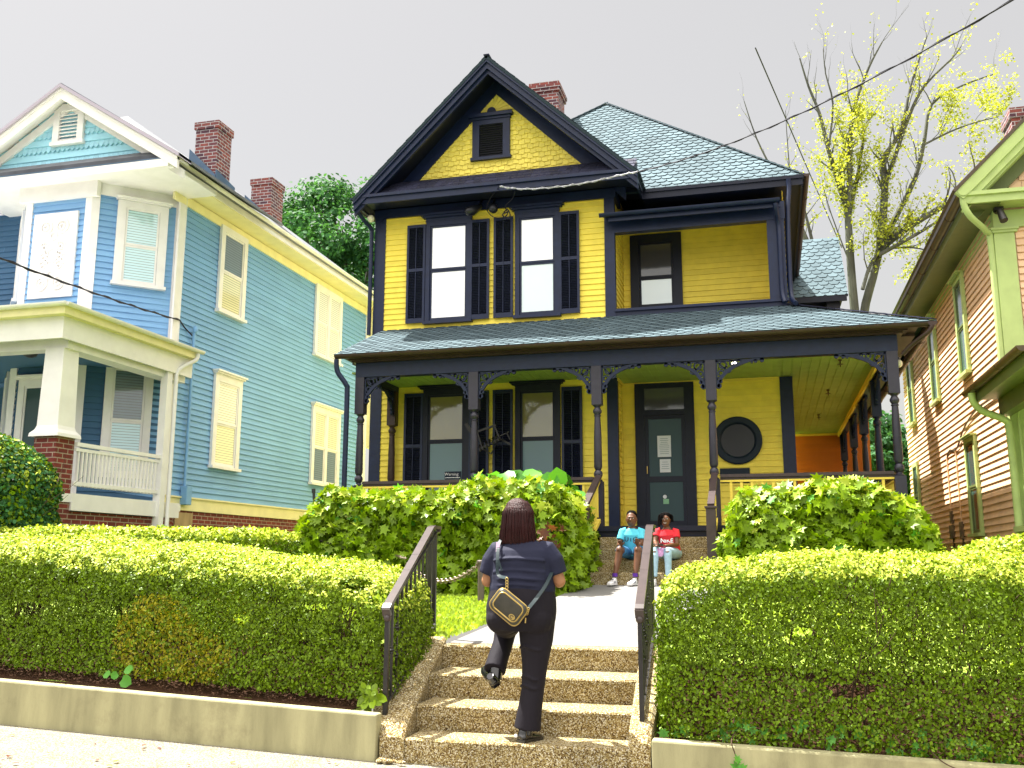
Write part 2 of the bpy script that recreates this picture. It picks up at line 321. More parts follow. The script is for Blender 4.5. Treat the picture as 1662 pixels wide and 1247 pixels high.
def siding(mb, pl, a0, a1, z0, z1, ex=.108, thick=.022, clip=None, seg=3.2):
    z = z0
    while z < z1-.004:
        zt = min(z+ex, z1); lo, hi = a0, a1
        if clip: lo, hi = clip((z+zt)/2); lo = max(lo, a0); hi = min(hi, a1)
        if hi-lo > .02:
            cuts = [lo]; c = lo+random.uniform(.4, seg)
            while c < hi-.3: cuts.append(c); c += random.uniform(.6*seg, 1.3*seg)
            cuts.append(hi)
            for i in range(len(cuts)-1):
                b0, b1 = cuts[i], cuts[i+1]-.0015; w1 = thick+random.uniform(-.0015, .0015)
                mb.add([pl.p(b0, z, .001), pl.p(b1, z, .001), pl.p(b1, z, w1), pl.p(b0, z, w1), pl.p(b1, zt, .004), pl.p(b0, zt, .004)],
                       [(0, 1, 2, 3), (3, 2, 4, 5)])
        z += ex
def wallslab(mb, pl, a0, a1, z0, z1, t=.12, clip=None): pbox(mb, pl, a0, a1, z0, z1, -t, 0)
def roof(mb, O, U, S, L, lo, hi, w=.22, h=.135, tar=None, th=.012, seed=0):
    # hexagonal tab shingles: O eave origin, U along the eave, S up the slope, L slope length; lo/hi bounds along U as functions of s
    O, U, S = V(O), V(U).normalized(), V(S).normalized(); N = U.cross(S).normalized()
    if N.z < 0: N = -N
    k = 0; s = 0.0
    rr = random.Random(seed)
    while s < L:
        a0, a1 = min(lo(s), lo(min(s+h, L))), max(hi(s), hi(min(s+h, L)))
        j = math.floor(a0/w)-1; 
        while j*w < a1+w:
            c = (j+(.5 if k % 2 else 0))*w; j += 1
            g = .004
            prof = [(-w*.30, -h*.42), (w*.30, -h*.42), (w*.5-g, h*.08), (w*.5-g, h*1.02), (-w*.5+g, h*1.02), (-w*.5+g, h*.08)]
            pts = []
            for (a, t) in prof:
                ss = min(max(s+t, -.03), L); aa = min(max(c+a, lo(ss)), hi(ss)); pts.append((aa, ss))
            if max(p[0] for p in pts)-min(p[0] for p in pts) < .02 or max(p[1] for p in pts)-min(p[1] for p in pts) < .02: continue
            lift = rr.uniform(-.001, .002)
            top = [O+U*a+S*t+N*(.004+(th+lift)*(1-(t-(s-h*.42))/(h*1.45))) for a, t in pts]; bot = [O+U*a+S*t-N*.004 for a, t in pts]
            mb.mi = 0; mb.add(top, [(0, 1, 2, 3, 4, 5)])
            mb.mi = 1; v = [bot[5], bot[0], bot[1], bot[2], top[2], top[1], top[0], top[5]]
            mb.add(v, [(0, 1, 6, 7), (1, 2, 5, 6), (2, 3, 4, 5)])
        s += h*.98; k += 1
def roofbase(mb, poly, off): mb.mi = 1; mb.prism(poly, off)
def window(parent, pl, a0, a1, z0, z1, trim='navy', cas=.10, panes=('pane_white', 'pane_white'), mid=None, hood=None, sill=True, name='window', d=.027, cross=0, sash='navy', double=False, apron=0, label=None):
    mb = MB(); D = d+.045
    pbox(mb, pl, a0-cas, a0, z0-.01, z1+cas, d-.015, D); pbox(mb, pl, a1, a1+cas, z0-.01, z1+cas, d-.015, D); pbox(mb, pl, a0, a1, z1, z1+cas, d-.015, D+.002)
    if hood:
        hz0, hz1, ext = hood; pbox(mb, pl, a0-cas-.01, a1+cas+.01, z1+cas, hz0+(hz1-hz0)*.5, d-.015, D+.006)
        pbox(mb, pl, a0-cas-ext*.6, a1+cas+ext*.6, hz0+(hz1-hz0)*.5, hz0+(hz1-hz0)*.75, d-.015, D+.05); pbox(mb, pl, a0-cas-ext, a1+cas+ext, hz0+(hz1-hz0)*.75, hz1, d-.015, D+.09)
    if sill: pbox(mb, pl, a0-cas-.03, a1+cas+.03, z0-.07, z0-.012, d-.015, D+.05)
    if apron: pbox(mb, pl, a0-cas, a1+cas, z0-.07-apron, z0-.072, d-.015, D-.01)
    if double: c = (a0+a1)/2; pbox(mb, pl, c-.06, c+.06, z0-.01, z1, d-.015, D-.003)
    f = mb.build(name, trim, parent)
    if label: f['label'] = label
    mid = mid or (z0+z1)/2
    spans = [(a0, a1)] if not double else [(a0, (a0+a1)/2-.06), ((a0+a1)/2+.06, a1)]
    for b0, b1 in spans:
        for lo, hi, pm, dd in ((mid, z1, panes[0], .016), (z0, mid, panes[1], .004)):
            s = MB(); t = .038
            for (x0, x1, y0, y1) in ((b0+.004, b0+t, lo, hi), (b1-t, b1-.004, lo, hi), (b0+t, b1-t, lo, lo+(t if lo == mid else t*1.4)), (b0+t, b1-t, hi-t, hi)):
                pbox(s, pl, x0, x1, y0, y1, d+dd-.014, d+dd+.014)
            so = s.build('sash', sash, f)
            g = MB(); q = [pl.p(b0+t-.004, lo+.03, d+dd), pl.p(b1-t+.004, lo+.03, d+dd), pl.p(b1-t+.004, hi-t+.004, d+dd), pl.p(b0+t-.004, hi-t+.004, d+dd)]
            g.prism(q, -pl.n*.005); g.build('pane', pm, f)
    return f
def shutter(parent, pl, a0, a1, z0, z1, m='navy', d=.06, ajar=0):
    fr = MB(); w = a1-a0; st = .045; rails = [(z0, z0+.09), (z0+(z1-z0)*.535-.03, z0+(z1-z0)*.535+.03), (z1-.06, z1)]
    def P(a, z, dd): return pl.p(a, z, dd)
    pbox(fr, pl, a0, a0+st, z0, z1, d-.02, d+.02); pbox(fr, pl, a1-st, a1, z0, z1, d-.02, d+.02)
    for b, t in rails: pbox(fr, pl, a0+st, a1-st, b, t, d-.018, d+.018)
    pbox(fr, pl, (a0+a1)/2-.006, (a0+a1)/2+.006, z0+.10, z1-.07, d+.012, d+.026)
    pbox(fr, pl, a0+.01, a0+.03, z1-.35, z1-.25, d-.055, d-.02); pbox(fr, pl, a0+.01, a0+.03, z0+.25, z0+.35, d-.055, d-.02)
    o = fr.build('shutter', m, parent)
    sl = MB()
    for b, t in ((rails[0][1], rails[1][0]), (rails[1][1], rails[2][0])):
        z = b+.012
        while z < t-.012:
            sl.hexa([pl.p(a0+st, z-.012, d+.011), pl.p(a1-st, z-.012, d+.011), pl.p(a1-st, z-.007, d+.014), pl.p(a0+st, z-.007, d+.014), pl.p(a0+st, z+.010, d-.014), pl.p(a1-st, z+.010, d-.014), pl.p(a1-st, z+.015, d-.011), pl.p(a0+st, z+.015, d-.011)]); z += .032
    pbox(sl, pl, a0+.02, a1-.02, z0+.03, z1-.03, d-.022, d-.017)
    sl.build('louvres', m+'_dark' if m == 'navy' else m, o)
    return o
def gutter_run(mb, a, b, r=.065, lip=.004):        # half-round gutter from a to b (rim height)
    a, b = V(a), V(b); d = (b-a).normalized(); sd = V((0, 0, 1)).cross(d).normalized(); n = 10; o = len(mb.v)
    for q in (a, b):
        for k in range(n+1): t = math.pi*k/n; mb.v.append(tuple(q+sd*r*math.cos(t)-V((0, 0, 1))*r*math.sin(t)))
        for k in range(n+1): t = math.pi*k/n; mb.v.append(tuple(q+sd*(r-lip)*math.cos(t)-V((0, 0, 1))*(r-lip)*math.sin(t)))
    m = n+1
    for k in range(n): mb.f.append((o+k, o+k+1, o+2*m+k+1, o+2*m+k)); mb.m.append(mb.mi)
    for k in range(n): mb.f.append((o+m+k, o+m+k+1, o+3*m+k+1, o+3*m+k)); mb.m.append(mb.mi)
    for e in (0, 2*m):
        mb.f.append(tuple(o+e+k for k in range(m))); mb.m.append(mb.mi)
    mb.f.append((o, o+m, o+3*m, o+2*m)); mb.f.append((o+n, o+m+n, o+3*m+n, o+2*m+n)); mb.m += [mb.mi]*2
    L_ = (b-a).length; k = 1.2
    while k < L_: c = a+d*k; mb.tube([c+sd*(r+.004)*math.cos(t)-V((0, 0, 1))*(r+.004)*math.sin(t) for t in [math.pi*i/8 for i in range(9)]], .006, 4); k += 1.55
def smooth_path(pts, n=6):
    pts = [V(p) for p in pts]; out = []
    for i in range(len(pts)-1):
        p0, p1, p2, p3 = pts[max(i-1, 0)], pts[i], pts[i+1], pts[min(i+2, len(pts)-1)]
        for k in range(n):
            t = k/n; out.append(.5*((2*p1)+(-p0+p2)*t+(2*p0-5*p1+4*p2-p3)*t*t+(-p0+3*p1-3*p2+p3)*t**3))
    return out+[pts[-1]]
def bracket(parent, pl, a, z, sgn, W=.72, H=.45, m='navy', th=.045, d=0):
    mb = MB(); off = pl.n*th
    def P(u, v): return pl.p(a+sgn*u, z-v, d)
    arc = [P(W-W*math.cos(t)**1.0*1.0 if 0 else W*(1-math.cos(t)), H*(1-math.sin(t))) for t in [math.pi/2*i/14 for i in range(15)]]
    arc = [P(W*(1-math.cos(t))*1.0+.03, H*(1-math.sin(t))+.012) for t in [math.pi/2*(i/14) for i in range(15)]]
    mb.ribbon(arc, [.05]*4+[.055]*7+[.045]*4, off)
    def ring(u, v, r, wd=.02, a0=0, a1=2*math.pi):
        n = 14; cl = (a1-a0) > 6.2; ps = [P(u+r*math.cos(a0+(a1-a0)*i/n), v+r*math.sin(a0+(a1-a0)*i/n)) for i in range(n if cl else n+1)]
        mb.ribbon(ps, wd, off*.8, cl)
    ring(.115, .085, .055, .024); ring(.255, .055, .035, .022); ring(.08, .215, .042, .022); ring(.19, .16, .05, .022, .3, 4.6); ring(.36, .038, .024, .018); ring(.05, .31, .026, .018)
    mb.ribbon([P(.0, .02), P(.5, .02)], .024, off*.8); mb.ribbon([P(.015, .0), P(.015, H)], .024, off*.8)
    mb.ribbon([P(.02, .02), P(.10, .10), P(.2, .19)], .02, off*.8)
    for (u, v, r) in ((W+.0, .035, .035), (W-.10, .045, .03), (W-.155, .06, .018), (.05, H-.03, .035), (.075, H-.10, .028)):
        mb.prism([P(u+r*math.cos(2*math.pi*i/10), v+r*math.sin(2*math.pi*i/10)) for i in range(10)], off)
    return mb.build('bracket', m, parent)
def turned_post(parent, x, y, z0, z1, m='post_paint', hs=.082, zt=None, zb=None):
    mb = MB(); zt = zt or z1-.66; zb = zb or z0+.70
    mb.box(x-hs, x+hs, y-hs, y+hs, z0, zb); mb.box(x-hs, x+hs, y-hs, y+hs, zt, z1)
    h = zt-zb; q = [(.07, 0), (.075, .015), (.045, .035), (.04, .05), (.066, .085), (.074, .12), (.066, .155), (.042, .185), (.055, .20), (.06, .215), (.068, .24), (.062, .6*h), (.05, h-.22), (.047, h-.19), (.058, h-.185), (.058, h-.17), (.046, h-.16), (.07, h-.12), (.072, h-.09), (.05, h-.05), (.045, h-.035), (.07, h-.012), (.075, h)]
    mb.lathe(q, (x, y, zb), 14)
    return mb.build('porch_post', m, parent, smooth=35)
def text_obj(body, size, M, m, parent=None, name='lettering', ext=.002, bold=0):
    c = bpy.data.curves.new('t', 'FONT'); c.body = body; c.size = size; c.extrude = ext; c.align_x = 'CENTER'; c.offset = bold; c.resolution_u = 3
    o = bpy.data.objects.new('t', c); COL.objects.link(o); bpy.context.view_layer.update()
    me = bpy.data.meshes.new_from_object(o.evaluated_get(bpy.context.evaluated_depsgraph_get())); COL.objects.unlink(o); bpy.data.objects.remove(o)
    me.transform(M); me.materials.clear(); me.materials.append(MATS[m]); r = bpy.data.objects.new(name, me); r.data.name = name; COL.objects.link(r)
    if parent: attach(r, parent)
    return r
def frame_mat(o, x, z):      # x = reading direction, z = facing direction
    x = V(x).normalized(); z = V(z).normalized(); y = z.cross(x); return Matrix(((x.x, y.x, z.x, o[0]), (x.y, y.y, z.y, o[1]), (x.z, y.z, z.z, o[2]), (0, 0, 0, 1)))
# leaves ---------------------------------------------------------
SH = {
 'oval': (np.array([(0, 0, 0), (.36, .35, .10), (.30, .75, .06), (0, 1, -.05), (-.30, .75, .06), (-.36, .35, .10)]), [(0, 1, 2, 3), (0, 3, 4, 5)]),
 'diamond': (np.array([(0, 0, 0), (.33, .5, .10), (0, 1, -.03), (-.33, .5, .10)]), [(0, 1, 2), (0, 2, 3)]),
 'lobed': (np.array([(0, 0, 0), (.30, -.04, .05), (.24, .20, .03), (.62, .22, .10), (.34, .46, .03), (.48, .78, .03), (.17, .66, 0), (0, 1.05, -.10), (-.17, .66, 0), (-.48, .78, .03), (-.34, .46, .03), (-.62, .22, .10), (-.24, .20, .03), (-.30, -.04, .05)]), [(0, 1, 2, 3, 4, 5, 6, 7), (0, 7, 8, 9, 10, 11, 12, 13)]),
 'round': (np.array([(0, 0, 0), (.34, -.05, .05), (.55, .3, .12), (.45, .7, .08), (0, .95, -.08), (-.45, .7, .08), (-.55, .3, .12), (-.34, -.05, .05)]), [(0, 1, 2, 3, 4), (0, 4, 5, 6, 7)])}
def leaves(name, P, Nn, size, shape, mats, parent=None, jit=.7, droop=.3, sizevar=.35, mix=None):
    P = np.asarray(P, float); n = len(P); N_ = np.asarray(Nn, float)+NR.normal(0, jit, (n, 3)); N_ /= np.linalg.norm(N_, axis=1)[:, None]+1e-9
    t = NR.normal(0, 1, (n, 3)); t[:, 2] -= droop*2; t -= N_*(t*N_).sum(1)[:, None]; t /= np.linalg.norm(t, axis=1)[:, None]+1e-9
    x = np.cross(t, N_); S = size*(1+NR.uniform(-sizevar, sizevar, n)); sv, sf = SH[shape]; k = len(sv)
    co = P[:, None, :]+S[:, None, None]*(x[:, None, :]*sv[None, :, 0, None]+t[:, None, :]*sv[None, :, 1, None]+N_[:, None, :]*sv[None, :, 2, None])
    me = bpy.data.meshes.new(name); me.vertices.add(n*k); me.vertices.foreach_set('co', co.reshape(-1).astype(np.float32))
    base = np.arange(n)*k; loops = np.concatenate([base[:, None]+np.array(f)[None, :] for f in sf], 1).reshape(-1)
    lens = np.tile([len(f) for f in sf], n); me.loops.add(len(loops)); me.loops.foreach_set('vertex_index', loops.astype(np.int32))
    me.polygons.add(len(lens)); me.polygons.foreach_set('loop_start', np.concatenate([[0], np.cumsum(lens)[:-1]]).astype(np.int32)); me.polygons.foreach_set('loop_total', lens.astype(np.int32))
    ms = mats if isinstance(mats, list) else [mats]
    for m in ms: me.materials.append(MATS[m])
    if mix is not None: me.polygons.foreach_set('material_index', np.repeat(np.asarray(mix, np.int32), len(sf)))
    me.update(calc_edges=True); o = bpy.data.objects.new(name, me); COL.objects.link(o)
    if parent: attach(o, parent)
    return o
# ---------------------------------------------------------------- ground, paving
def pave_z(x): return -1.38-.036*(x+2.7)
def yard_z(x, y):
    xx = max(-14, min(14, x)); wt = (-1.071-.0405*(xx+2.7) if x < -1.8 else -1.150-.026*(xx+.8))-.035
    side = -.025*(xx+2)*max(0, min(1, (13-y)/4))
    z = np.interp(y, [6.6, 6.9, 8.2, 11, 14, 20, 40, 400], [0, .03, -.70, -.58, -.40, 0, .3, .6])
    t = max(0, min(1, (y-6.9)/1.3)); z2 = wt*(1-t)+(-.70+side)*t if y < 8.2 else float(z)+side
    return z2+(.02*noise.noise(V((x*.6, y*.6, 0))) if y > 8 else 0)
def grid(name, xs, ys, zf, m, kind='structure', smooth=True):
    mb = MB(); n = len(xs)
    for y in ys:
        for x in xs: mb.v.append((x, y, zf(x, y)))
    for j in range(len(ys)-1):
        for i in range(n-1): mb.f.append((j*n+i, j*n+i+1, (j+1)*n+i+1, (j+1)*n+i)); mb.m.append(0)
    o = mb.build(name, m, smooth=60 if smooth else None); tag(o, kind=kind); return o
lin = lambda a, b, n: [a+(b-a)*i/n for i in range(n+1)]
near = [6.62]+lin(6.75, 16, 40)+[18, 20, 25, 30, 40, 60, 100, 200, 500]
grid('ground', [-400, -200, -100, -60, -40, -25]+lin(-18, -2.95, 40), near, yard_z, 'lawn_base')
grid('ground', lin(-.83, 12, 36)+[16, 25, 40, 60, 100, 200, 400], near, yard_z, 'lawn_base')
grid('ground', lin(-2.95, -.98, 6), lin(8.3, 16, 20)+[18, 20, 25, 30, 40, 60, 100, 200, 500], lambda x, y: yard_z(x, y)-.16 if y < 15 else yard_z(x, y), 'lawn_base')
grid('sidewalk', lin(-30, 30, 60), lin(3.6, 6.76, 6), lambda x, y: pave_z(x), 'pave')
grid('road', [-400, -100, -30, -10, 0, 10, 30, 100, 400], [-400, -60, -20, -5, 3.45], lambda x, y: pave_z(max(-30, min(30, x)))-.15, 'asphalt')
mb = MB()
for i in range(30): 
    x = -30+2*i; mb.hexa([(x, 3.45, pave_z(x)-.3), (x+1.99, 3.45, pave_z(x+2)-.3), (x+1.99, 3.6, pave_z(x+2)-.3), (x, 3.6, pave_z(x)-.3), (x, 3.45, pave_z(x)+.001), (x+1.99, 3.45, pave_z(x+2)+.001), (x+1.99, 3.6, pave_z(x+2)+.001), (x, 3.6, pave_z(x)+.001)])
tag(mb.build('kerb', 'concrete_walk', bevel=.015), kind='structure')
# walkway from the top step to the porch
mb = MB(); ys = [8.085, 9.4, 10.95, 12.5, 14.02]
wz = lambda y: -.705+(y-7.9)/6.1*.355
xl, xr = lambda y: -2.70+(y-7.9)*.013, lambda y: -1.02+(y-7.9)*.05
for i in range(4):
    a, b = ys[i]+(.006 if i else 0), ys[i+1]-.006; mb.hexa([(xl(a), a, wz(a)-.14), (xr(a), a, wz(a)-.14), (xr(b), b, wz(b)-.14), (xl(b), b, wz(b)-.14), (xl(a), a, wz(a)), (xr(a), a, wz(a)), (xr(b), b, wz(b)), (xl(b), b, wz(b))])
tag(mb.build('walkway', 'concrete_walk', bevel=.01), kind='structure')
# grass blades beside the walkway
P_ = []
for i in range(26000):
    if i % 5: x, y = NR.uniform(-6.2, -2.74), NR.uniform(8.1, 13.2)
    else: x, y = NR.uniform(-.9, 5), NR.uniform(8.2, 13.2)
    P_.append((x, y, yard_z(x, y)-.005))
mat('grass', (.30, .42, .04), .6, .3, island=.3, trans=.4)
tag(leaves('grass', P_, [(0, -1, .2)]*len(P_), .055, 'diamond', 'grass', jit=.5, droop=-2.2), kind='stuff', label='short sunlit lawn grass either side of the walkway', cat='grass')
# soil strip under the hedges
grid('planting_bed', lin(-12, -3.0, 30), [6.675, 6.78, 6.9, 7.2, 7.6, 8.0], lambda x, y: yard_z(x, y)+.02+.01*noise.noise(V((x*5, y*5, 2))), 'soil')
grid('planting_bed', lin(-.80, 8, 30), [6.675, 6.9, 7.2, 7.6, 8.0], lambda x, y: yard_z(x, y)+.02+.01*noise.noise(V((x*5, y*5, 2))), 'soil')
# retaining walls
def rwall(x0, x1, zt, label):
    mb = MB(); n = max(2, int(abs(x1-x0)/.5)); xs = lin(x0, x1, n)
    for i in range(n):
        a, b = xs[i], xs[i+1]; 
    vs = []
    for x in xs: vs += [(x, 6.55+.004*math.sin(x*7), pave_z(x)-.3), (x, 6.58, zt(x)), (x, 6.68, zt(x)+.002), (x, 6.68, pave_z(x)-.3)]
    fs = []
    for i in range(n):
        for k in range(4): fs.append((i*4+k, i*4+(k+1) % 4, i*4+4+(k+1) % 4, i*4+4+k))
    fs += [(0, 1, 2, 3), tuple(n*4+k for k in (3, 2, 1, 0))]; mb.add(vs, fs)
    return tag(mb.build('retaining_wall', 'concrete', bevel=.012), label, 'wall', 'low concrete walls along the pavement')
rwall(-12, -2.72, lambda x: -1.071-.0405*(x+2.7), 'low rough concrete retaining wall under the hedge left of the steps')
rwall(-.80, 9, lambda x: -1.150-.026*(x+.8), 'low pale concrete retaining wall with ivy trailing over it right of the steps')
# street steps: one thing, four risers, cheek kerbs
st = thing('stone_steps', (-1.8, 6.7, -1.4), 'exposed aggregate concrete steps rising from the pavement to the walkway', 'steps')
SY = [6.62, 6.98, 7.38, 7.90]; SZ = [-1.225, -1.05, -.875, -.70]
def stepx(y): t = (y-6.6)/1.3; return -2.52-.17*t, -.957-.08*t
for i, (y, z) in enumerate(zip(SY, SZ)):
    y1 = SY[i+1]+.02 if i < 3 else 8.1; l, r = stepx(y); mb = MB(); zb = z-.175 if i else -1.6
    nx = 24; xs = lin(l, r, nx); prof = []
    top = [(x, y+.006*noise.noise(V((x*9, i*5, 0)))+.004*math.sin(x*31+i), z) for x in xs]
    mb.add([(x, y+.004, zb-.03) for x in xs]+[(p[0], p[1], p[2]-.012) for p in top]+[(p[0], p[1]+.012, p[2]) for p in top]+[(x, y1, z) for x in xs]+[(x, y1, zb-.03) for x in xs],
           [(a*(nx+1)+k, a*(nx+1)+k+1, (a+1)*(nx+1)+k+1, (a+1)*(nx+1)+k) for a in range(4) for k in range(nx)]+[(0, nx+1, 2*nx+2, 3*nx+3, 4*nx+4), (nx, 2*nx+1, 3*nx+2, 4*nx+3, 5*nx+4)])
    if i == 3: pass
    mb.build('step', 'aggregate', st)
def cheek(x0f, x1f, y0, y1, z0, z1, yb=None):
    mb = MB(); n = 16; 
    for i in range(n):
        pass
    vs = []; fs = []
    for i in range(n+1):
        t = i/n; y = y0+(y1-y0)*t; z = z0+(z1-z0)*min(1, t*1.0)+.01*noise.noise(V((y*6, x0f(y), 1)));
        if i == 0: z -= .05
        a, b = x0f(y), x1f(y); vs += [(a, y, -1.6), (a, y, z-.02), (a+.02, y, z), (b-.02, y, z), (b, y, z-.02), (b, y, -1.6)]
    for i in range(n):
        for k in range(5): fs.append((i*6+k, i*6+k+1, i*6+7+k, i*6+6+k))
    fs += [tuple(range(6)), tuple(n*6+k for k in range(6))]
    mb.add(vs, fs); return mb.build('cheek_wall', 'aggregate', st)
cheek(lambda y: -2.70-.27*min(1, (y-6.6)/.5), lambda y: stepx(y)[0]-.002, 6.60, 8.06, -1.17, -.64)
cheek(lambda y: stepx(y)[1]+.002, lambda y: -.79-.02, 6.60, 8.06, -1.13, -.66)
for i in range(9):
    mb = MB(); mb.ell((random.uniform(-2.68, -2.5), 6.56+random.uniform(-.05, .02), pave_z(-2.6)+.02), random.uniform(.015, .04), random.uniform(.015, .03), random.uniform(.01, .03), 7, 5)
    tag(mb.build('stone', 'aggregate', smooth=50), 'small broken stone fallen from the corner of the steps beside the left wall', 'stone', 'broken stones at the left corner of the steps')
# ---------------------------------------------------------------- handrails
def handrail(x0, x1, y0, y1, zr0, zr1, zb0, zb1, label, n=9, curl=1):
    t = thing('handrail', (x0, y0, zb0), label, 'handrail', 'iron handrails beside the street steps')
    X = lambda s: x0+(x1-x0)*s; Y = lambda s: y0+(y1-y0)*s; ZR = lambda s: zr0+(zr1-zr0)*s; ZB = lambda s: zb0+(zb1-zb0)*s
    mb = MB(); a, b = V((X(0), Y(0), ZR(0))), V((X(1), Y(1), ZR(1)))
    path = [a+V((0, -.005, -.07)), a+V((0, -.03, -.02)), a+V((0, .0, .005))]+[a.lerp(b, k/5) for k in range(1, 6)]+[b+V((.0, .05, .012)), b+V((.0, .20, .012))]
    for i in range(len(path)-1): mb.bar(path[i], path[i+1]+(path[i+1]-path[i]).normalized()*.006, .062, .028, V((0, -.3, 1)))
    mb.tube([path[-1]+V((0, 0, -.045)), path[-1]+V((0, .012, 0))], .024, 8); mb.ell(path[0]+V((0, 0, -.015)), .03, .03, .03)
    mb.build('rail_cap', 'rail_cap', t, smooth=40)
    mb = MB(); mb.bar((X(0), Y(0), ZB(0)+.10), (X(1), Y(1)+.15, ZB(1)+.10), .022, .014); mb.bar((X(0), Y(0), ZR(0)-.03), (X(1), Y(1)+.15, ZR(1)-.03), .022, .014); mb.build('bottom_rail', 'iron', t)
    for s, zz in ((0, -.06), (1.0, -.04), (1.13, -.04)):
        p = MB(); s2 = min(s, 1); yy = Y(s); p.box(X(s)-.016, X(s)+.016, yy-.016, yy+.016, ZB(s2)-.06, ZR(s2)+zz+.02); p.build('post', 'iron', t)
    for i in range(n):
        s = (i+1)/(n+1); p = MB(); zb, zt = ZB(s)+.1, ZR(s)-.03; x, y = X(s), Y(s); r = .0085
        p.box(x-r, x+r, y-r, y+r, zb, zt)
        for c in ([.62, .34] if i % 2 else [.48]): zc = zb+(zt-zb)*c; p.lathe([(.009, -.03), (.016, -.022), (.012, -.012), (.024, 0), (.012, .012), (.016, .022), (.009, .03)], (x, y, zc), 8)
        p.build('baluster', 'iron', t, smooth=30)
    return t
handrail(-2.745, -2.90, 6.80, 8.15, -.335, .275, -1.14, -.66, 'wrought iron handrail with brown cap and knotted balusters left of the steps')
handrail(-.885, -.965, 6.80, 8.15, -.315, .27, -1.12, -.66, 'wrought iron handrail seen almost end on beside the right hedge')
# ---------------------------------------------------------------- bollards and chain
def bollard(x, y, z0, z1, label, lean=0, r=.035):
    t = thing('bollard', (x, y, z0), label, 'bollard', 'dark posts carrying the chain beside the lawn')
    a = V((x, y, z0-.05)); b = V((x+lean, y, z1)); mb = MB(); mb.tube([a, b], r, 12); mb.build('post', 'brown_metal' if r > .033 else 'iron', t, smooth=40)
    mb = MB(); mb.tube([b-V((0, 0, .01)), b+V((0, 0, .018)), b+V((0, 0, .03))], [r*1.35, r*1.35, r*.9], 12); mb.build('cap', 'brown_metal', t, smooth=40); return b
b1 = bollard(-3.46, 11.6, -.60, -.03, 'tapered grey bollard nearest the woman at the end of the chain', r=.042)
b2 = bollard(-4.27, 13.0, -.46, .31, 'dark chain post standing before the leafy shrub right of the left handrail', r=.032)
b3 = bollard(-5.42, 13.0, -.44, .30, 'dark chain post above the end of the left hedge', r=.032)
b4 = bollard(-6.25, 12.6, -.42, .27, 'leaning dark chain post nearest the brick base of the blue house', r=.032, lean=.12)
def chain(a, b, sag, label, n=40, sc=1.0):
    mb = MB(); a, b = V(a), V(b); pts = [a.lerp(b, i/n)+V((0, 0, -4*sag*(i/n)*(1-i/n))) for i in range(n+1)]
    for i in range(n):
        c = (pts[i]+pts[i+1])/2; d = (pts[i+1]-pts[i]).normalized(); o = d.cross(V((0, 0, 1))).normalized(); u = o.cross(d); q = (o if i % 2 else u); h = (pts[i+1]-pts[i]).length*.72; w = .016*sc
        ring = [c+d*h*math.cos(t)+q*w*math.sin(t) for t in [2*math.pi*k/8 for k in range(9)]]; mb.tube(ring, .0055*sc, 5, cap=False)
    return tag(mb.build('chain', 'chain', smooth=60), label, 'chain', 'chains slung between the posts')
chain(b4, b3, .12, 'pale chain slung between the two posts farthest left')
chain(b3, (-4.68, 12.2, .02), .06, 'chain running down behind the left handrail')
chain((-4.6, 12.0, -.06), b1, .22, 'thick rusty chain sagging to the bollard nearest the woman', n=34, sc=1.7)
chain((-4.6, 12.4, .02), b2, .07, 'thin chain rising to the post before the leafy shrub', n=22)
mb = MB(); mb.tube([(-6.62, 13.4, .55), (-6.66, 13.4, 1.02)], .022, 8); mb.tube([(-6.66, 13.4, 1.0), (-6.665, 13.4, 1.06)], .03, 8)
tag(mb.build('pole', 'black', smooth=40), 'short black pole tilting out of the leafy shrub before the blue wall', 'pole')
mb = MB(); mb.box(-2.93, -2.70, 12.9, 13.05, -.42, -.33); tag(mb.build('stone_block', 'concrete_walk', bevel=.01), 'pale stone block at the foot of the shrub right of the woman', 'stone')
# ================================================================ the yellow house
H = thing('house', (-3.3, 17, .45), 'two storey yellow clapboard house with navy trim, front gable and wraparound porch', 'house')
BY, MY, PY = 17.0, 17.6, 15.4
F, FM = front(BY), front(MY)
# body
mb = MB(); mb.box(-7.28, -2.56, BY, 25, -.5, 6.98); mb.box(-2.56, .49, MY, 25, -.5, 4.3); mb.box(-2.56, .49, 18.2, 25, 4.3, 6.82); mb.build('wall_core', 'yellow', H)
mb = MB()
siding(mb, F, -7.09, -2.72, .56, 3.25); siding(mb, F, -7.09, -2.72, 4.28, 6.68)
mb.build('wall', 'yellow', H)
mb = MB(); siding(mb, FM, -2.52, -2.29, .56, 3.25); mb.build('wall', 'yellow', H); mb = MB(); siding(mb, FM, -1.23, .30, .56, 3.25); mb.build('wall', 'yellow', H); mb = MB(); siding(mb, sideR(-2.56), 17.0, 17.58, .56, 3.25); mb.build('wall', 'yellow', H)
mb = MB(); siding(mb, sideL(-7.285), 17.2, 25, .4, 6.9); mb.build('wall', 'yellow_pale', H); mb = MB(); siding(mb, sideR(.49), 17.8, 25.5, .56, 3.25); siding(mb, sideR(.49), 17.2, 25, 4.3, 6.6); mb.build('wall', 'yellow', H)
mb = MB(); siding(mb, front(18.2), -2.55, .34, 4.45, 6.5); siding(mb, sideR(-2.56), 17.02, 18.19, 4.45, 6.6); mb.build('wall', 'yellow', H)
mb = MB(); siding(mb, front(26.0), .5, 2.1, .5, 3.25); mb.build('wall', 'orange_wall', H)
mb = MB(); mb.box(.5, 2.6, 26.0, 26.2, -.4, 4.2); mb.build('wall_core', 'orange_wall', H)
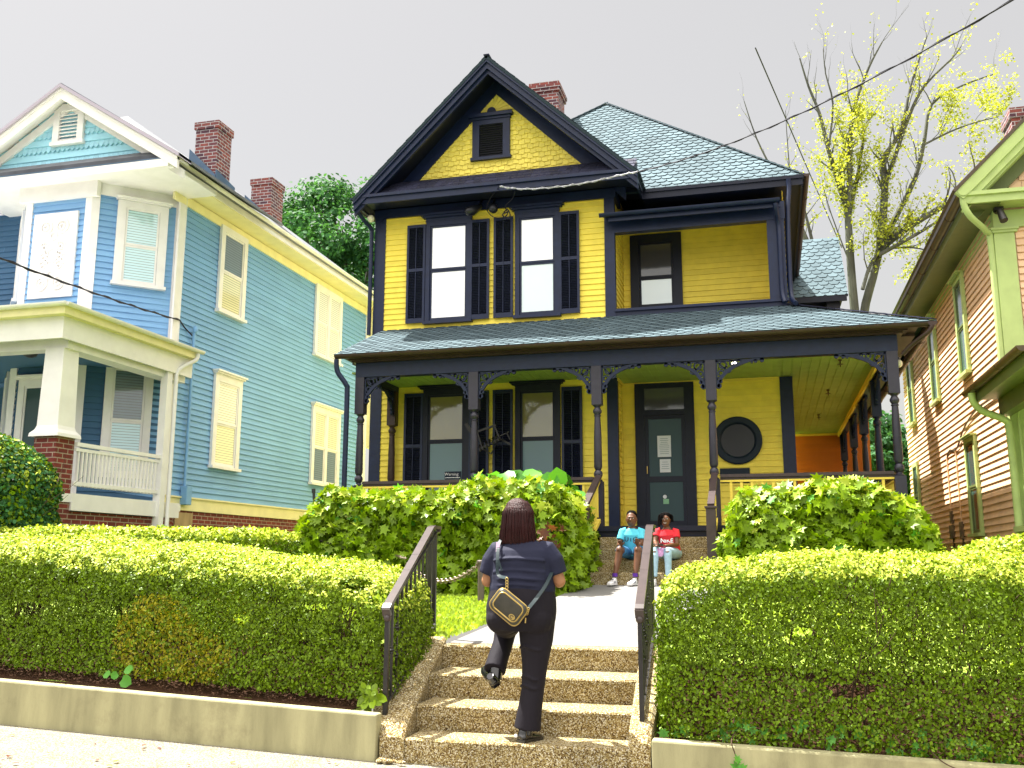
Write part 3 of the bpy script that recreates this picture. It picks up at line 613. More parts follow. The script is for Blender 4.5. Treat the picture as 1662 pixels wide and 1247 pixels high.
# corner boards
def cboard(boxes, m='navy', name='corner_board', bev=0):
    mb = MB()
    for b in boxes: mb.box(*b)
    return mb.build(name, m, H, bevel=bev)
cboard([(-7.31, -7.09, BY-.035, BY+.01, .5, 6.7), (-7.315, -7.28, BY-.03, BY+.2, .5, 6.7)])
cboard([(-2.72, -2.53, BY-.035, BY+.01, .5, 3.24), (-2.56, -2.53, BY-.01, BY+.1, .5, 3.24)])
cboard([(-2.72, -2.53, BY-.035, BY+.01, 4.3, 6.7), (-2.56, -2.53, BY-.01, BY+.1, 4.45, 6.6)])
cboard([(.30, .52, MY-.035, MY+.01, .5, 3.24), (.49, .522, MY-.03, MY+.2, .5, 3.24)], 'navy')
mb = MB(); mb.box(-7.33, -2.50, BY-.045, BY+.01, 6.68, 6.97); mb.box(-7.36, -2.48, BY-.10, BY-.04, 6.86, 6.965); mb.box(-2.56, -2.5, BY, 17.6, 6.68, 6.9); mb.build('frieze', 'navy', H)
# windows of the bay
g1, g2 = (-6.12, -5.41), (-4.325, -3.68)
for (a, b), pn in ((g1, ('pane_white', 'pane_white')), (g2, ('pane_white', 'pane_curtain_white'))):
    if pn[1] == 'pane_curtain_white' and 'pane_curtain_white' not in MATS: glassmat('pane_curtain_white', (.62, .78, .78), refl=.6)
    window(H, F, a-.02, b+.02, 4.52, 6.42, cas=.085, panes=pn, mid=5.52, hood=(6.5, 6.66, .10), sash='navy')
for a, b in ((-6.615, -6.235), (-5.325, -4.94), (-4.85, -4.47), (-3.575, -3.19)): shutter(H, F, a, b, 4.49, 6.47)
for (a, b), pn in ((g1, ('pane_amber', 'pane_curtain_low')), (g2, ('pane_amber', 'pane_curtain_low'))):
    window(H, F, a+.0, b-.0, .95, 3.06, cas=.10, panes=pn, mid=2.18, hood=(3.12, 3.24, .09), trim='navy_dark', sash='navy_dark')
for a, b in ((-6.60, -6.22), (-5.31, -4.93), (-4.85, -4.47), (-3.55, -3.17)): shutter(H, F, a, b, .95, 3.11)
# recessed door
mb = MB(); D = .02
pbox(mb, FM, -2.30, -2.12, .53, 3.22, 0, .05); pbox(mb, FM, -1.40, -1.22, .53, 3.22, 0, .05); pbox(mb, FM, -2.12, -1.40, 2.62, 2.72, 0, .052); pbox(mb, FM, -2.12, -1.40, 3.12, 3.22, 0, .052); pbox(mb, FM, -2.33, -1.19, .53, .58, 0, .12)
df = mb.build('door_frame', 'navy_dark', H)
mb = MB(); mb.prism([FM.p(-2.12, 2.72, .035), FM.p(-1.40, 2.72, .035), FM.p(-1.40, 3.12, .035), FM.p(-2.12, 3.12, .035)], (0, .01, 0)); mb.build('transom', 'pane_dark', df)
dr = MB(); D0, D1 = .012, .045
for (x0, x1, z0, z1) in ((-2.118, -2.06, .585, 2.615), (-1.46, -1.402, .585, 2.615), (-2.06, -1.46, 2.55, 2.615), (-2.06, -1.46, 1.40, 1.50), (-2.06, -1.46, .585, .70)): pbox(dr, FM, x0, x1, z0, z1, D0, D1)
door = dr.build('door', 'navy_dark', H)
mb = MB(); mb.prism([FM.p(-2.065, .69, .025), FM.p(-1.455, .69, .025), FM.p(-1.455, 2.56, .025), FM.p(-2.065, 2.56, .025)], (0, .008, 0)); mb.build('pane', 'pane_grey', door)
mb = MB(); mb.tube([FM.p(-2.09, 1.55, .05), FM.p(-2.09, 1.68, .08), FM.p(-2.09, 1.55, .08)], .008, 6); mb.build('handle', 'gold', door)
# two notices and a sticker on the door glass
def flat(name, x0, x1, z0, z1, d, m, lab, lines=0, pl=FM, group=None):
    t = thing(name, pl.p((x0+x1)/2, z0, d), lab, 'notice' if name == 'paper_notice' else name.replace('_', ' '), group)
    mb = MB(); pbox(mb, pl, x0, x1, z0, z1, d, d+.004); mb.build('sheet', m, t)
    if lines:
        mb = MB(); k = z1-.05
        for i in range(lines):
            w_ = (x1-x0)*random.uniform(.5, .8); c = (x0+x1)/2; pbox(mb, pl, c-w_/2, c+w_/2, k-.006, k, d+.004, d+.006); k -= (z1-z0-.08)/lines
        mb.build('print', 'sign_grey', t)
    return t
flat('paper_notice', -1.90, -1.655, 1.85, 2.24, .04, 'paper', 'larger white paper notice taped high on the door glass', 9, group='notices on the door')
flat('paper_notice', -1.865, -1.67, 1.57, 1.81, .04, 'paper', 'smaller white notice taped under the larger one on the door', 4, group='notices on the door')
mat('sticker_green', (.25, .5, .3), .6)
t = thing('sticker', FM.p(-1.77, .96, .04), 'small round topped sticker with a green square low on the door glass', 'sticker')
mb = MB(); mb.prism([FM.p(-1.79+.035*math.cos(a), 1.13+.035*math.sin(a), .036) for a in [2*math.pi*i/16 for i in range(16)]], (0, -.003, 0)); mb.build('disc', 'paper', t)
mb = MB(); pbox(mb, FM, -1.82, -1.72, 1.0, 1.09, .036, .039); mb.build('square', 'sticker_green', t)
# round plaque and rectangular plaque
t = thing('round_plaque', (-.47, MY-.05, 2.12), 'large round dark plaque with a sunken dark centre on the yellow wall', 'plaque')
mb = MB(); c = V((-.47, 0, 2.115)); n = 40
def circ(r, d): return [FM.p(c.x+r*math.cos(2*math.pi*i/n), c.z+r*math.sin(2*math.pi*i/n), d) for i in range(n)]
rings = [circ(.43, .01), circ(.43, .06), circ(.41, .075), circ(.33, .075), circ(.31, .06), circ(.29, .03)]
vs = sum(rings, []); fs = [(i*n+k, i*n+(k+1) % n, (i+1)*n+(k+1) % n, (i+1)*n+k) for i in range(5) for k in range(n)]; mb.add(vs, fs); mb.build('rim', 'sign_dark', t, smooth=30)
mb = MB(); mb.prism(circ(.30, .032), (0, .02, 0)); mb.build('centre', 'black', t)
t = thing('wall_plaque', (-.54, MY-.04, 1.3), 'dark rectangular bronze plaque under the round one on the porch wall', 'plaque')
mb = MB(); pbox(mb, FM, -.80, -.28, 1.36, 1.62, .02, .045); mb.build('plate', 'sign_dark', t, bevel=.004)
# warning sign in the lower left window
t = thing('warning_sign', (-5.62, BY-.04, 1.3), 'small dark sign reading Warning inside the lower left window', 'sign')
mb = MB(); pbox(mb, F, -5.78, -5.46, 1.47, 1.615, .036, .042); mb.build('panel', 'sign_dark', t)
mb = MB(); pbox(mb, F, -5.765, -5.46, 1.18, 1.465, .036, .042); mb.build('panel', 'sign_grey', t)
text_obj('Warning:', .075, frame_mat(F.p(-5.64, 1.54, .0435), (1, 0, 0), (0, -1, 0)), 'text_white', t)
mb = MB(); pbox(mb, F, -5.77, -5.48, 1.495, 1.507, .042, .044); mb.build('print', 'paper', t)
# ---- gable
GX, GZ = -4.83, 9.6
def gclip(z): h = (9.30-z)/(9.30-7.33)*1.80; return GX-.02-h, GX-.02+h
mb = MB(); mb.prism([(-7.3, BY+.01, 6.95), (-2.35, BY+.01, 6.95), (GX, BY+.01, 9.40)], (0, .1, 0)); mb.build('gable_wall', 'yellow_gable', H)
mb = MB(); k = 0; z = 7.36
while z < 9.2:
    lo, hi = gclip(z); wdt = .115; j = math.floor(lo/wdt)
    while j*wdt < hi:
        a = (j+(.5 if k % 2 else 0))*wdt; j += 1; a0, a1 = max(lo-.05, a+.003), min(hi+.05, a+wdt-.003)
        if a1-a0 < .03 or (z > 8.62 and abs(a+.06-GX) < .6): continue
        dz = .022 if (j+k) % 2 else 0; zt = z+.13
        mb.add([F.p(a0, z-dz, 0), F.p(a1, z-dz, 0), F.p(a1, z-dz, .030), F.p(a0, z-dz, .030), F.p(a1, zt, .004), F.p(a0, zt, .004)], [(0, 1, 2, 3), (3, 2, 4, 5), (0, 3, 5), (1, 4, 2)])
    z += .1; k += 1
mb.build('gable_shingles', 'yellow_gable', H)
mb = MB()
for i in range(11):     # sunburst boards above the vent
    t0, t1 = math.pi*(i+.06)/11, math.pi*(i+.94)/11; c = V((GX-.09, 0, 8.70)); r0 = .09
    def rim(t):
        dx, dz = math.cos(t), math.sin(t); best = 2.0
        for sgn in (-1, 1):
            den = dz*1.80/1.97+sgn*dx
            if den > 1e-6: best = min(best, ((9.30-c.z)*1.80/1.97+.03-sgn*(c.x-GX+.02))/den)
        return min(best, 1.2)
    pa = [F.p(c.x+math.cos(t)*r, c.z+math.sin(t)*r, .012) for t, r in ((t0, r0), (t0, rim(t0)), (t1, rim(t1)), (t1, r0))]; mb.prism(pa, (0, -.012-.006*(i % 2), 0))
mb.build('sunburst', 'yellow_gable', H)
mb = MB(); mb.prism([F.p(GX-.09+.09*math.cos(math.pi*i/10), 8.69+.09*math.sin(math.pi*i/10), .02) for i in range(11)], (0, -.03, 0)); mb.build('sunburst_hub', 'navy', H)
mb = MB(); VX0, VX1 = -5.30, -4.54
pbox(mb, F, VX0, VX0+.14, 7.74, 8.52, 0, .07); pbox(mb, F, VX1-.14, VX1, 7.74, 8.52, 0, .07); pbox(mb, F, VX0+.14, VX1-.14, 8.42, 8.52, 0, .068); pbox(mb, F, VX0-.03, VX1+.03, 7.68, 7.74, 0, .10); pbox(mb, F, VX0-.02, VX1+.02, 8.52, 8.57, 0, .09); pbox(mb, F, VX0-.06, VX1+.06, 8.57, 8.64, 0, .13)
gv = mb.build('gable_vent', 'navy', H)
mb = MB(); z = 7.76
while z < 8.41: mb.hexa([F.p(VX0+.14, z, .05), F.p(VX1-.14, z, .05), F.p(VX1-.14, z+.006, .056), F.p(VX0+.14, z+.006, .056), F.p(VX0+.14, z+.034, .03), F.p(VX1-.14, z+.034, .03), F.p(VX1-.14, z+.04, .036), F.p(VX0+.14, z+.04, .036)]); z += .046
pbox(mb, F, VX0+.14, VX1-.14, 7.74, 8.42, .022, .03); mb.build('louvres', 'black', gv)
# rakes: broad frieze on the wall, soffit, outer board
def rake(y0, y1, dout, din, m, name='rake_board', zb=None, ztop=9.48, xe0=-7.50, xe1=-2.0, ze=6.86):
    mb = MB()
    for xe in (xe0, xe1):
        d = V((xe-GX, 0, ze-ztop)).normalized(); nrm = V((-d.z, 0, d.x)); 
        if nrm.z > 0: nrm = -nrm
        vert = lambda off: off/abs(nrm.z)
        A, B = V((GX, 0, ztop)), V((xe, 0, ze))
        p = [A-V((0, 0, vert(dout))), B-V((0, 0, vert(dout))), B-V((0, 0, vert(din))), A-V((0, 0, vert(din)))]
        mb.prism([(q.x, y0, q.z) for q in p], (0, y1-y0, 0))
    return mb.build(name, m, H)
rake(BY-.05, BY+.0, .06, .31, 'navy', 'rake_frieze', xe0=-7.2, xe1=-2.3, ze=7.03)
rake(16.35, BY+.02, .06, .10, 'navy_dark', 'rake_soffit')
rake(16.31, 16.37, .0, .16, 'navy')
rake(16.27, 16.32, -.02, .07, 'navy', 'rake_moulding')
rake(16.37, 16.43, .10, .22, 'navy', 'rake_moulding')
# pent roof and boxed cornice under the gable
mb = MB(); pz0, pz1 = 6.93, 7.38; S = V((0, .55, pz1-pz0)); rows = 4; rr = random.Random(3)
for k in range(rows):
    s0 = k/rows; x = -7.42
    while x < -2.09:
        w_ = min(rr.uniform(.10, .2), -2.075-x); o0 = V((x, 16.36, pz0))+S*s0+V((0, -.01*rr.random(), .014+.006*rr.random())); o1 = V((x, 16.36, pz0))+S*min(1, s0+.33)+V((0, 0, .004)); e = V((w_-.006, 0, 0))
        mb.prism([o0, o0+e, o1+e, o1], (0, 0, -.016)); x += w_
mb.build('pent_shingles', 'shingle_dark', H)
mb = MB(); mb.prism([(-7.42, 16.37, 6.90), (-7.42, BY, 6.90), (-7.42, BY, 7.36), (-7.42, 16.37, 6.925)], (5.34, 0, 0)); mb.build('pent_core', 'navy_dark', H)
mb = MB(); mb.box(-7.44, -2.06, 16.34, 16.38, 6.77, 6.92); mb.box(-7.46, -2.04, 16.30, 16.36, 6.89, 6.945); mb.build('fascia', 'navy', H)
mb = MB(); mb.box(-7.40, -2.06, 16.38, BY, 6.86, 6.90); mb.box(-7.42, -7.28, BY, 25, 6.84, 6.88); mb.box(-2.56, -2.03, BY, 17.62, 6.84, 6.88); mb.build('soffit', 'navy_dark', H)
mb = MB(); mb.box(-7.47, -7.43, 16.38, 25.2, 6.74, 6.92); mb.box(-2.06, -2.02, 16.38, 17.22, 6.70, 6.90); mb.build('fascia', 'navy_dark', H)
gm = MB(); gutter_run(gm, (-7.52, 16.3, 6.90), (-7.52, 25, 6.90), .06); gm.build('gutter', 'navy', H)
# gable roof slabs
for sgn, xe in ((-1, -7.52), (1, -1.98)):
    O = V((xe, 16.26 if sgn > 0 else 16.26, 6.86)); S = V((GX-xe, 0, 9.50-6.86)); Ls = S.length
    mb = MB(); roof(mb, O, V((0, 1, 0)), S, Ls, lambda s: 0, lambda s: 5.0 if sgn > 0 else 8.7, seed=4)
    N = V((0, 1, 0)).cross(S.normalized()); N = N if N.z > 0 else -N
    q = [O, O+V((0, 5.0 if sgn > 0 else 8.7, 0)), O+S+V((0, 5.0 if sgn > 0 else 8.7, 0)), O+S]; roofbase(mb, q, -N*.05); mb.build('gable_roof', ['shingle', 'shingle_tar'], H)
mb = MB(); mb.bar((GX, 16.26, 9.52), (GX, 21.0, 9.52), .11, .02); mb.build('ridge_cap', 'shingle_dark', H)
# ---- main hip roof
AP = V((-3.3, 21.25, 10.72)); EX0, EX1, EY0, EY1, EZ = -7.5, .886, 17.2, 25.3, 6.86
def hipface(O, U, run, half0, half1, top, nm, col=('shingle', 'shingle_tar'), seed=0, w=.21, h=.15):
    pass
O = V((EX0, EY0, EZ)); S = V((0, AP.y-EY0, AP.z-EZ)); Ls = S.length
mb = MB(); roof(mb, O, V((1, 0, 0)), S, Ls, lambda s: (AP.x-EX0)*s/Ls, lambda s: (EX1-EX0)-(EX1-AP.x)*s/Ls, w=.215, h=.165, th=.022, seed=2)
roofbase(mb, [O, (EX1, EY0, EZ), AP], (0, .03, -.05)); mb.build('roof', ['shingle', 'shingle_tar'], H)
O = V((EX1, EY0, EZ)); S = V((AP.x-EX1, 0, AP.z-EZ)); Ls = S.length
mb = MB(); roof(mb, O, V((0, 1, 0)), S, Ls, lambda s: (AP.y-EY0)*s/Ls, lambda s: (EY1-EY0)-(EY1-AP.y)*s/Ls, seed=5)
roofbase(mb, [O, (EX1, EY1, EZ), AP], (-.03, 0, -.05)); mb.build('roof', ['shingle', 'shingle_tar'], H)
mb = MB(); mb.add([(EX0, EY0, EZ-.03), (EX0, EY1, EZ-.03), (EX1, EY1, EZ-.03), AP-V((0, 0, .03))], [(0, 3, 1), (1, 3, 2)]); mb.build('roof', 'roof_grey', H)
mb = MB(); 
for c in ((EX1, EY0, EZ), (EX0, EY0, EZ)):
    a = V(c)+V((0, 0, .02)); n = 34
    for i in range(n): p, q = a.lerp(AP+V((0, 0, .03)), i/n), a.lerp(AP+V((0, 0, .03)), (i+1.25)/n if i < n-1 else 1); mb.bar(p+V((0, 0, .012)), q, .13, .014)
mb.build('hip_cap', 'shingle', H)
mb = MB(); mb.box(-2.03, EX1-.02, EY0+.0, EY0+.035, 6.68, 6.86); mb.box(EX1-.055, EX1-.02, EY0+.035, EY1, 6.66, 6.84); mb.box(-2.05, .89, EY0-.03, EY0, 6.80, 6.87); mb.box(EX1-.02, EX1+.01, EY0-.02, EY1, 6.79, 6.86); mb.build('fascia', 'navy_dark', H)
mb = MB(); mb.box(-2.03, .85, EY0+.03, 18.2, 6.72, 6.76); mb.box(.49, .85, 18.2, EY1, 6.72, 6.76); mb.build('soffit', 'navy_dark', H)
gm = MB(); gutter_run(gm, (EX1+.05, EY0-.05, 6.86), (EX1+.05, EY1, 6.86), .055); gm.build('gutter', 'soffit_brown', H)
# ---- balcony under the hip roof
mb = MB(); mb.box(-2.53, .50, 16.98, 17.04, 4.32, 4.50); mb.box(-2.55, .52, 16.94, 17.0, 4.47, 4.52); mb.box(-2.53, .5, 17.04, 18.2, 4.38, 4.44); mb.build('balcony_sill', 'navy', H)
mb = MB(); mb.box(.20, .50, 16.97, 17.10, 4.50, 5.98); mb.box(.44, .50, 17.122, 18.2, 4.5, 6.36); mb.build('balcony_post', 'navy', H)
mb = MB(); mb.box(-2.54, .52, 16.96, 17.12, 5.98, 6.31); mb.build('balcony_beam', 'navy', H)
mb = MB(); siding(mb, sideL(.44), 17.13, 18.19, 4.5, 6.3); mb.box(-2.55, .45, 17.1, 18.2, 6.32, 6.36); mb.build('balcony_ceiling', 'yellow', H)
window(H, front(18.2), -2.235, -1.575, 4.84, 6.13, trim='navy_dark', sash='navy_dark', cas=.17, panes=('pane_dark', 'pane_curtain_white'), mid=5.42, sill=False)
O = V((-2.70, 16.72, 6.24)); S = V((0, .95, .38)); mb = MB(); roof(mb, O, V((1, 0, 0)), S, S.length, lambda s: 0, lambda s: 3.12, seed=9, w=.21, h=.14); roofbase(mb, [O, O+V((3.12, 0, 0)), O+V((3.12, 0, 0))+S, O+S], (0, 0, -.04)); mb.build('balcony_roof', ['shingle', 'shingle_tar'], H)
gm = MB(); gutter_run(gm, (-2.76, 16.66, 6.25), (.44, 16.66, 6.25), .06); gm.box(-2.6, .45, 16.72, 16.76, 6.12, 6.22); gm.build('gutter', 'navy', H)
def downspout(pts, m, parent, r=.04, name='downspout', straps=()):
    mb = MB(); mb.tube(smooth_path(pts, 5), r, 10)
    for z, x, y in straps: mb.tube([(x, y, z-.015), (x, y, z+.015)], r+.008, 10)
    return mb.build(name, m, parent, smooth=50)
downspout([(.36, 16.68, 6.18), (.37, 16.72, 6.08), (.40, 16.93, 5.9), (.41, 16.93, 5.6), (.41, 16.93, 4.7), (.44, 16.85, 4.42)], 'navy', H, .042)
downspout([(.62, 17.12, 6.78), (.62, 17.14, 6.6), (.58, 17.1, 6.2), (.56, 17.05, 5.5), (.56, 17.0, 4.6), (.62, 16.7, 4.35)], 'navy', H, .042)
# ---- chimney
t = MB(); t.box(-4.98, -4.30, 20.4, 21.1, 8.5, 10.96); ch = t.build('chimney', 'brick_chimney', H)
t = MB(); t.box(-5.02, -4.26, 20.36, 21.14, 10.78, 10.86); t.box(-5.04, -4.24, 20.34, 21.16, 10.86, 10.94); t.box(-5.0, -4.28, 20.38, 21.12, 10.962, 11.03); t.build('chimney_cap', 'brick_chimney', ch)
# ---- rear wing
mb = MB(); O = V((.2, 23.0, 6.13)); S = V((0, 1.7, 1.95)); roof(mb, O, V((1, 0, 0)), S, S.length, lambda s: 0, lambda s: 1.83-.0*s, seed=12, w=.24, h=.17, th=.02); roofbase(mb, [O, O+V((1.83, 0, 0)), O+V((1.83, 0, 0))+S, O+S], (0, 0, -.05)); mb.build('rear_roof', ['shingle', 'shingle_tar'], H)
mb = MB(); mb.box(.2, 2.0, 22.98, 23.04, 5.98, 6.12); mb.box(.3, 1.9, 23.04, 23.6, 6.0, 6.03); mb.box(.3, 1.72, 23.5, 27, 4.0, 6.1); mb.box(1.55, 1.85, 23.1, 23.5, 5.6, 6.0); mb.build('rear_wing', 'navy_dark', H)
# ---- porch
mb = MB(); mb.box(-7.1, 2.15, 15.12, MY, .45, .53); mb.box(.5, 2.15, MY, 26, .45, .53); mb.build('porch_floor', 'navy_dark', H)
mb = MB(); mb.box(-7.08, 2.13, 15.16, 15.2, .36, .449); mb.box(-7.08, -2.62, 15.2, 15.3, -.6, .36); mb.box(-.6, 2.1, 15.2, 15.3, -.6, .36); mb.box(2.0, 2.1, 15.3, 26, -.6, .44); mb.build('porch_skirt', 'navy_dark', H)
mb = MB(); mb.box(-7.05, 2.0, 15.5, BY, 3.25, 3.28); mb.box(-2.56, 2.0, BY, MY, 3.25, 3.281); mb.box(.5, 2.0, MY, 26, 3.25, 3.282)
for i in range(60):
    x = -7.0+i*.15
    if x < 1.95: mb.box(x, x+.006, 15.5, BY if x < -2.5 else (MY if x < .5 else 26), 3.244, 3.25)
mb.build('porch_ceiling', 'porch_ceiling', H)
mb = MB(); mb.box(-2.53, .3, MY-.03, MY-.005, 3.20, 3.245); mb.box(-2.53, -2.50, 17.0, 17.58, 3.20, 3.245); mb.box(.6, 1.85, 25.96, 25.99, 3.19, 3.245); mb.box(1.82, 1.86, 15.5, 25.9, 3.14, 3.245); mb.build('ceiling_moulding', 'yellow_trim', H)
mb = MB(); mb.box(-6.90, 2.02, PY-.08, PY+.08, 3.146, 3.40); mb.box(1.85, 2.01, PY+.08, 26, 3.146, 3.40); mb.box(-6.90, -6.74, PY+.08, BY, 3.146, 3.40); mb.build('porch_beam', 'navy', H, bevel=.004)
mb = MB(); mb.box(-6.94, 2.10, PY-.16, PY+.1, 3.40, 3.425); mb.box(-6.98, 2.16, PY-.22, PY+.1, 3.425, 3.45); mb.box(-7.04, 2.3, PY-.30, PY+.1, 3.45, 3.475); mb.box(2.02, 2.3, PY+.1, 26, 3.40, 3.46); mb.box(-7.05, -6.9, PY+.1, BY, 3.42, 3.46); mb.build('porch_cornice', 'soffit_brown', H)
gm = MB(); gutter_run(gm, (-7.16, 15.04, 3.50), (2.52, 15.04, 3.50), .07); gutter_run(gm, (2.48, 14.97, 3.495), (2.48, 26, 3.495), .07); gm.build('gutter', 'soffit_brown', H, smooth=50)
O = V((-7.16, 15.0, 3.50)); S = V((0, 2.03, .90)); Ls = S.length
mb = MB(); roof(mb, O, V((1, 0, 0)), S, Ls, lambda s: .05*s/Ls, lambda s: 9.67-2.02*s/Ls, w=.25, h=.14, th=.017, seed=21)
roofbase(mb, [O, O+V((9.67, 0, 0)), O+V((7.65, 0, 0))+S, O+S], (0, 0, -.03)); mb.build('porch_roof', ['shingle', 'shingle_tar'], H)
O = V((2.51, 15.0, 3.50)); S = V((-2.02, 0, .90)); mb = MB(); roof(mb, O, V((0, 1, 0)), S, Ls, lambda s: 2.03*s/Ls, lambda s: 11, seed=23); roofbase(mb, [O, O+V((0, 11, 0)), O+V((0, 11, 0))+S, O+V((0, 2.03, 0))+S], (0, 0, -.03)); mb.build('porch_roof', ['shingle', 'shingle_tar'], H)
mb = MB(); a, b = V((2.51, 15.0, 3.53)), V((.49, 17.03, 4.43))
for i in range(14): mb.bar(a.lerp(b, i/14)+V((0, 0, .01)), a.lerp(b, (i+1.25)/14), .11, .012)
mb.build('hip_cap', 'shingle_dark', H)
PX = [-6.815, -4.735, -2.63, -.79, 1.93]
posts = []
for i, x in enumerate(PX):
    p = turned_post(H, x, PY, .53, 3.146, zt=2.50, zb=1.25); posts.append(p)
    if i > 0: bracket(p, front(PY-.02), x-.082, 3.146, -1, W=.62 if i != 4 else .72)
    if i < 4: bracket(p, front(PY-.02), x+.082, 3.146, 1, W=.62 if i != 3 else .72)
p = turned_post(H, -6.815, BY-.12, .53, 3.146, 'soffit_brown', zt=2.5, zb=1.25); bracket(p, sideR(-6.80), BY-.20, 3.146, -1, W=.6)
for y in (17.9, 20.3, 22.7, 25.6):
    p = turned_post(H, 1.93, y, .53, 3.146, 'navy', zt=2.50, zb=1.25); bracket(p, sideR(1.91), y-.082, 3.146, -1); bracket(p, sideR(1.91), y+.082, 3.146, 1)
bracket(posts[4], sideR(1.91), PY+.082, 3.146, 1); bracket(posts[0], sideR(-6.80), PY+.082, 3.146, 1, W=.5)
def porch_rail(a, b, z=1.33, zlow=.66):
    a, b = V(a), V(b); mb = MB(); mb.bar(a+V((0, 0, z-.03)), b+V((0, 0, z-.03)), .10, .05); mb.bar(a+V((0, 0, z-.075)), b+V((0, 0, z-.075)), .05, .035)
    r = mb.build('railing', 'rail_brown', H)
    mb = MB(); mb.bar(a+V((0, 0, z-.11)), b+V((0, 0, z-.11)), .06, .03); mb.bar(a+V((0, 0, zlow)), b+V((0, 0, zlow)), .06, .05); mb.build('subrail', 'yellow_trim', r)
    n = max(2, int((b-a).length/.155)); 
    for i in range(1, n): c = a.lerp(b, i/n); m2 = MB(); m2.box(c.x-.02, c.x+.02, c.y-.02, c.y+.02, zlow+.025, z-.125); m2.build('baluster', 'yellow_trim', r)
porch_rail((-.70, PY, 0), (1.85, PY, 0)); porch_rail((-6.73, PY, 0), (-4.82, PY, 0)); porch_rail((-4.65, PY, 0), (-2.71, PY, 0)); porch_rail((1.93, PY+.1, 0), (1.93, 17.8, 0)); porch_rail((1.93, 18.0, 0), (1.93, 20.2, 0))
# porch steps with newels and sloping rails
z = -.35
for i in range(4):
    mb = MB(); y0 = 14.0+.3*i; mb.box(-2.54, -.86, y0, 15.14, z-.2, z+.175); z += .175; mb.build('porch_step', 'aggregate', H, bevel=.012)
for x, lab in ((-2.615, 1), (-.785, 0)):
    mb = MB(); mb.box(x-.068, x+.068, 13.97, 14.11, -.45, .73); mb.box(x-.085, x+.085, 13.95, 14.13, .73, .76); nw = mb.build('newel', 'rail_brown', H, bevel=.004)
    mb = MB(); mb.bar((x, 14.04, .775), (x, 15.34, 1.33), .10, .05); mb.build('handrail', 'rail_brown', nw)
    mb = MB(); mb.bar((x, 14.1, .70), (x, 15.3, 1.24), .06, .035); mb.bar((x, 14.1, .18), (x, 15.3, .62), .06, .06)
    mb.build('subrail', 'yellow_trim', nw)
    for k in range(7):
        y = 14.2+k*.16; m2 = MB(); zz = .68+(y-14.1)/1.2*.55; m2.box(x-.02, x+.02, y-.02, y+.02, zz-.5, zz); m2.build('baluster', 'yellow_trim', nw)
mb = MB(); mb.bar((-.60, 15.15, .15), (-.60, 15.15, .3), .02, .02); 
# porch downspout and wall downspout
downspout([(-7.13, 15.02, 3.42), (-7.13, 15.03, 3.30), (-7.10, 15.05, 3.18), (-6.97, 15.1, 2.98), (-6.955, 15.12, 2.8), (-6.955, 15.12, 1.5), (-6.955, 15.12, .2)], 'navy', H, .045)
downspout([(-7.50, 16.42, 6.84), (-7.50, 16.45, 6.72), (-7.42, 16.7, 6.55), (-7.36, 16.88, 6.45), (-7.36, 16.9, 6.2), (-7.36, 16.9, 4.3)], 'navy', H, .04)
downspout([(2.48, 14.99, 3.45), (2.42, 15.02, 3.35), (2.2, 15.2, 3.2), (2.08, 15.3, 3.08)], 'soffit_brown', H, .035)
for x, y in ((1.25, 16.3), (1.22, 19.2), (1.2, 22.5)):
    mb = MB(); mb.lathe([(.03, .0), (.03, -.02), (.012, -.025), (.012, -.07), (.05, -.075), (.05, -.08), (.008, -.085), (.008, -.12)], (x, y, 3.245), 8)
    tag(mb.build('sprinkler', 'gutter_brown'), 'small %s ceiling sprinkler under the side porch' % {16.3: 'front', 19.2: 'middle', 22.5: 'rear'}[y], 'sprinkler', 'sprinklers on the side porch ceiling')
# round lamps
def lamp(x, y, z, m, label, r=.045):
    t = thing('bulb_lamp', (x, y, z), label, 'lamp'); mb = MB(); mb.ell((x, y, z), r, r, r*1.1, 14, 10); mb.build('globe', m, t, smooth=80)
    mb = MB(); mb.tube([(x, y, z+r*.8), (x, y, z+r+.04)], r*.5, 8); mb.build('socket', 'iron', t)
lamp(-.43, 15.85, 3.16, 'bulb', 'small lit bulb glowing under the porch ceiling right of the steps', .045)
lamp(-7.30, 16.70, 6.60, 'globe', 'round white bulb lamp under the left eave corner of the gable', .07)
lamp(2.05, 15.6, 3.00, 'globe', 'cream globe hanging off the right corner of the porch', .06)
# twin flood lights with the service cable loop
for x, dx, lab in ((-5.10, -.13, 'left'), (-4.84, .05, 'right')):
    t = thing('flood_light', (x, BY-.1, 6.6), 'black teardrop flood light, the %s one of the pair above the shutters' % lab, 'light', 'flood lights above the upper windows')
    mb = MB(); mb.tube([(x, BY-.06, 6.84), (x, BY-.16, 6.72), (x, BY-.2, 6.66)], .026, 8); mb.build('arm', 'black', t)
    mb = MB(); mb.limb([(x+.03, BY-.16, 6.70), (x+dx*.2, BY-.22, 6.65), (x+dx*.8, BY-.30, 6.58), (x+dx*1.4, BY-.38, 6.53), (x+dx*1.6, BY-.42, 6.51)], [.03, .065, .095, .085, .03], 12); mb.build('head', 'black', t, smooth=60)
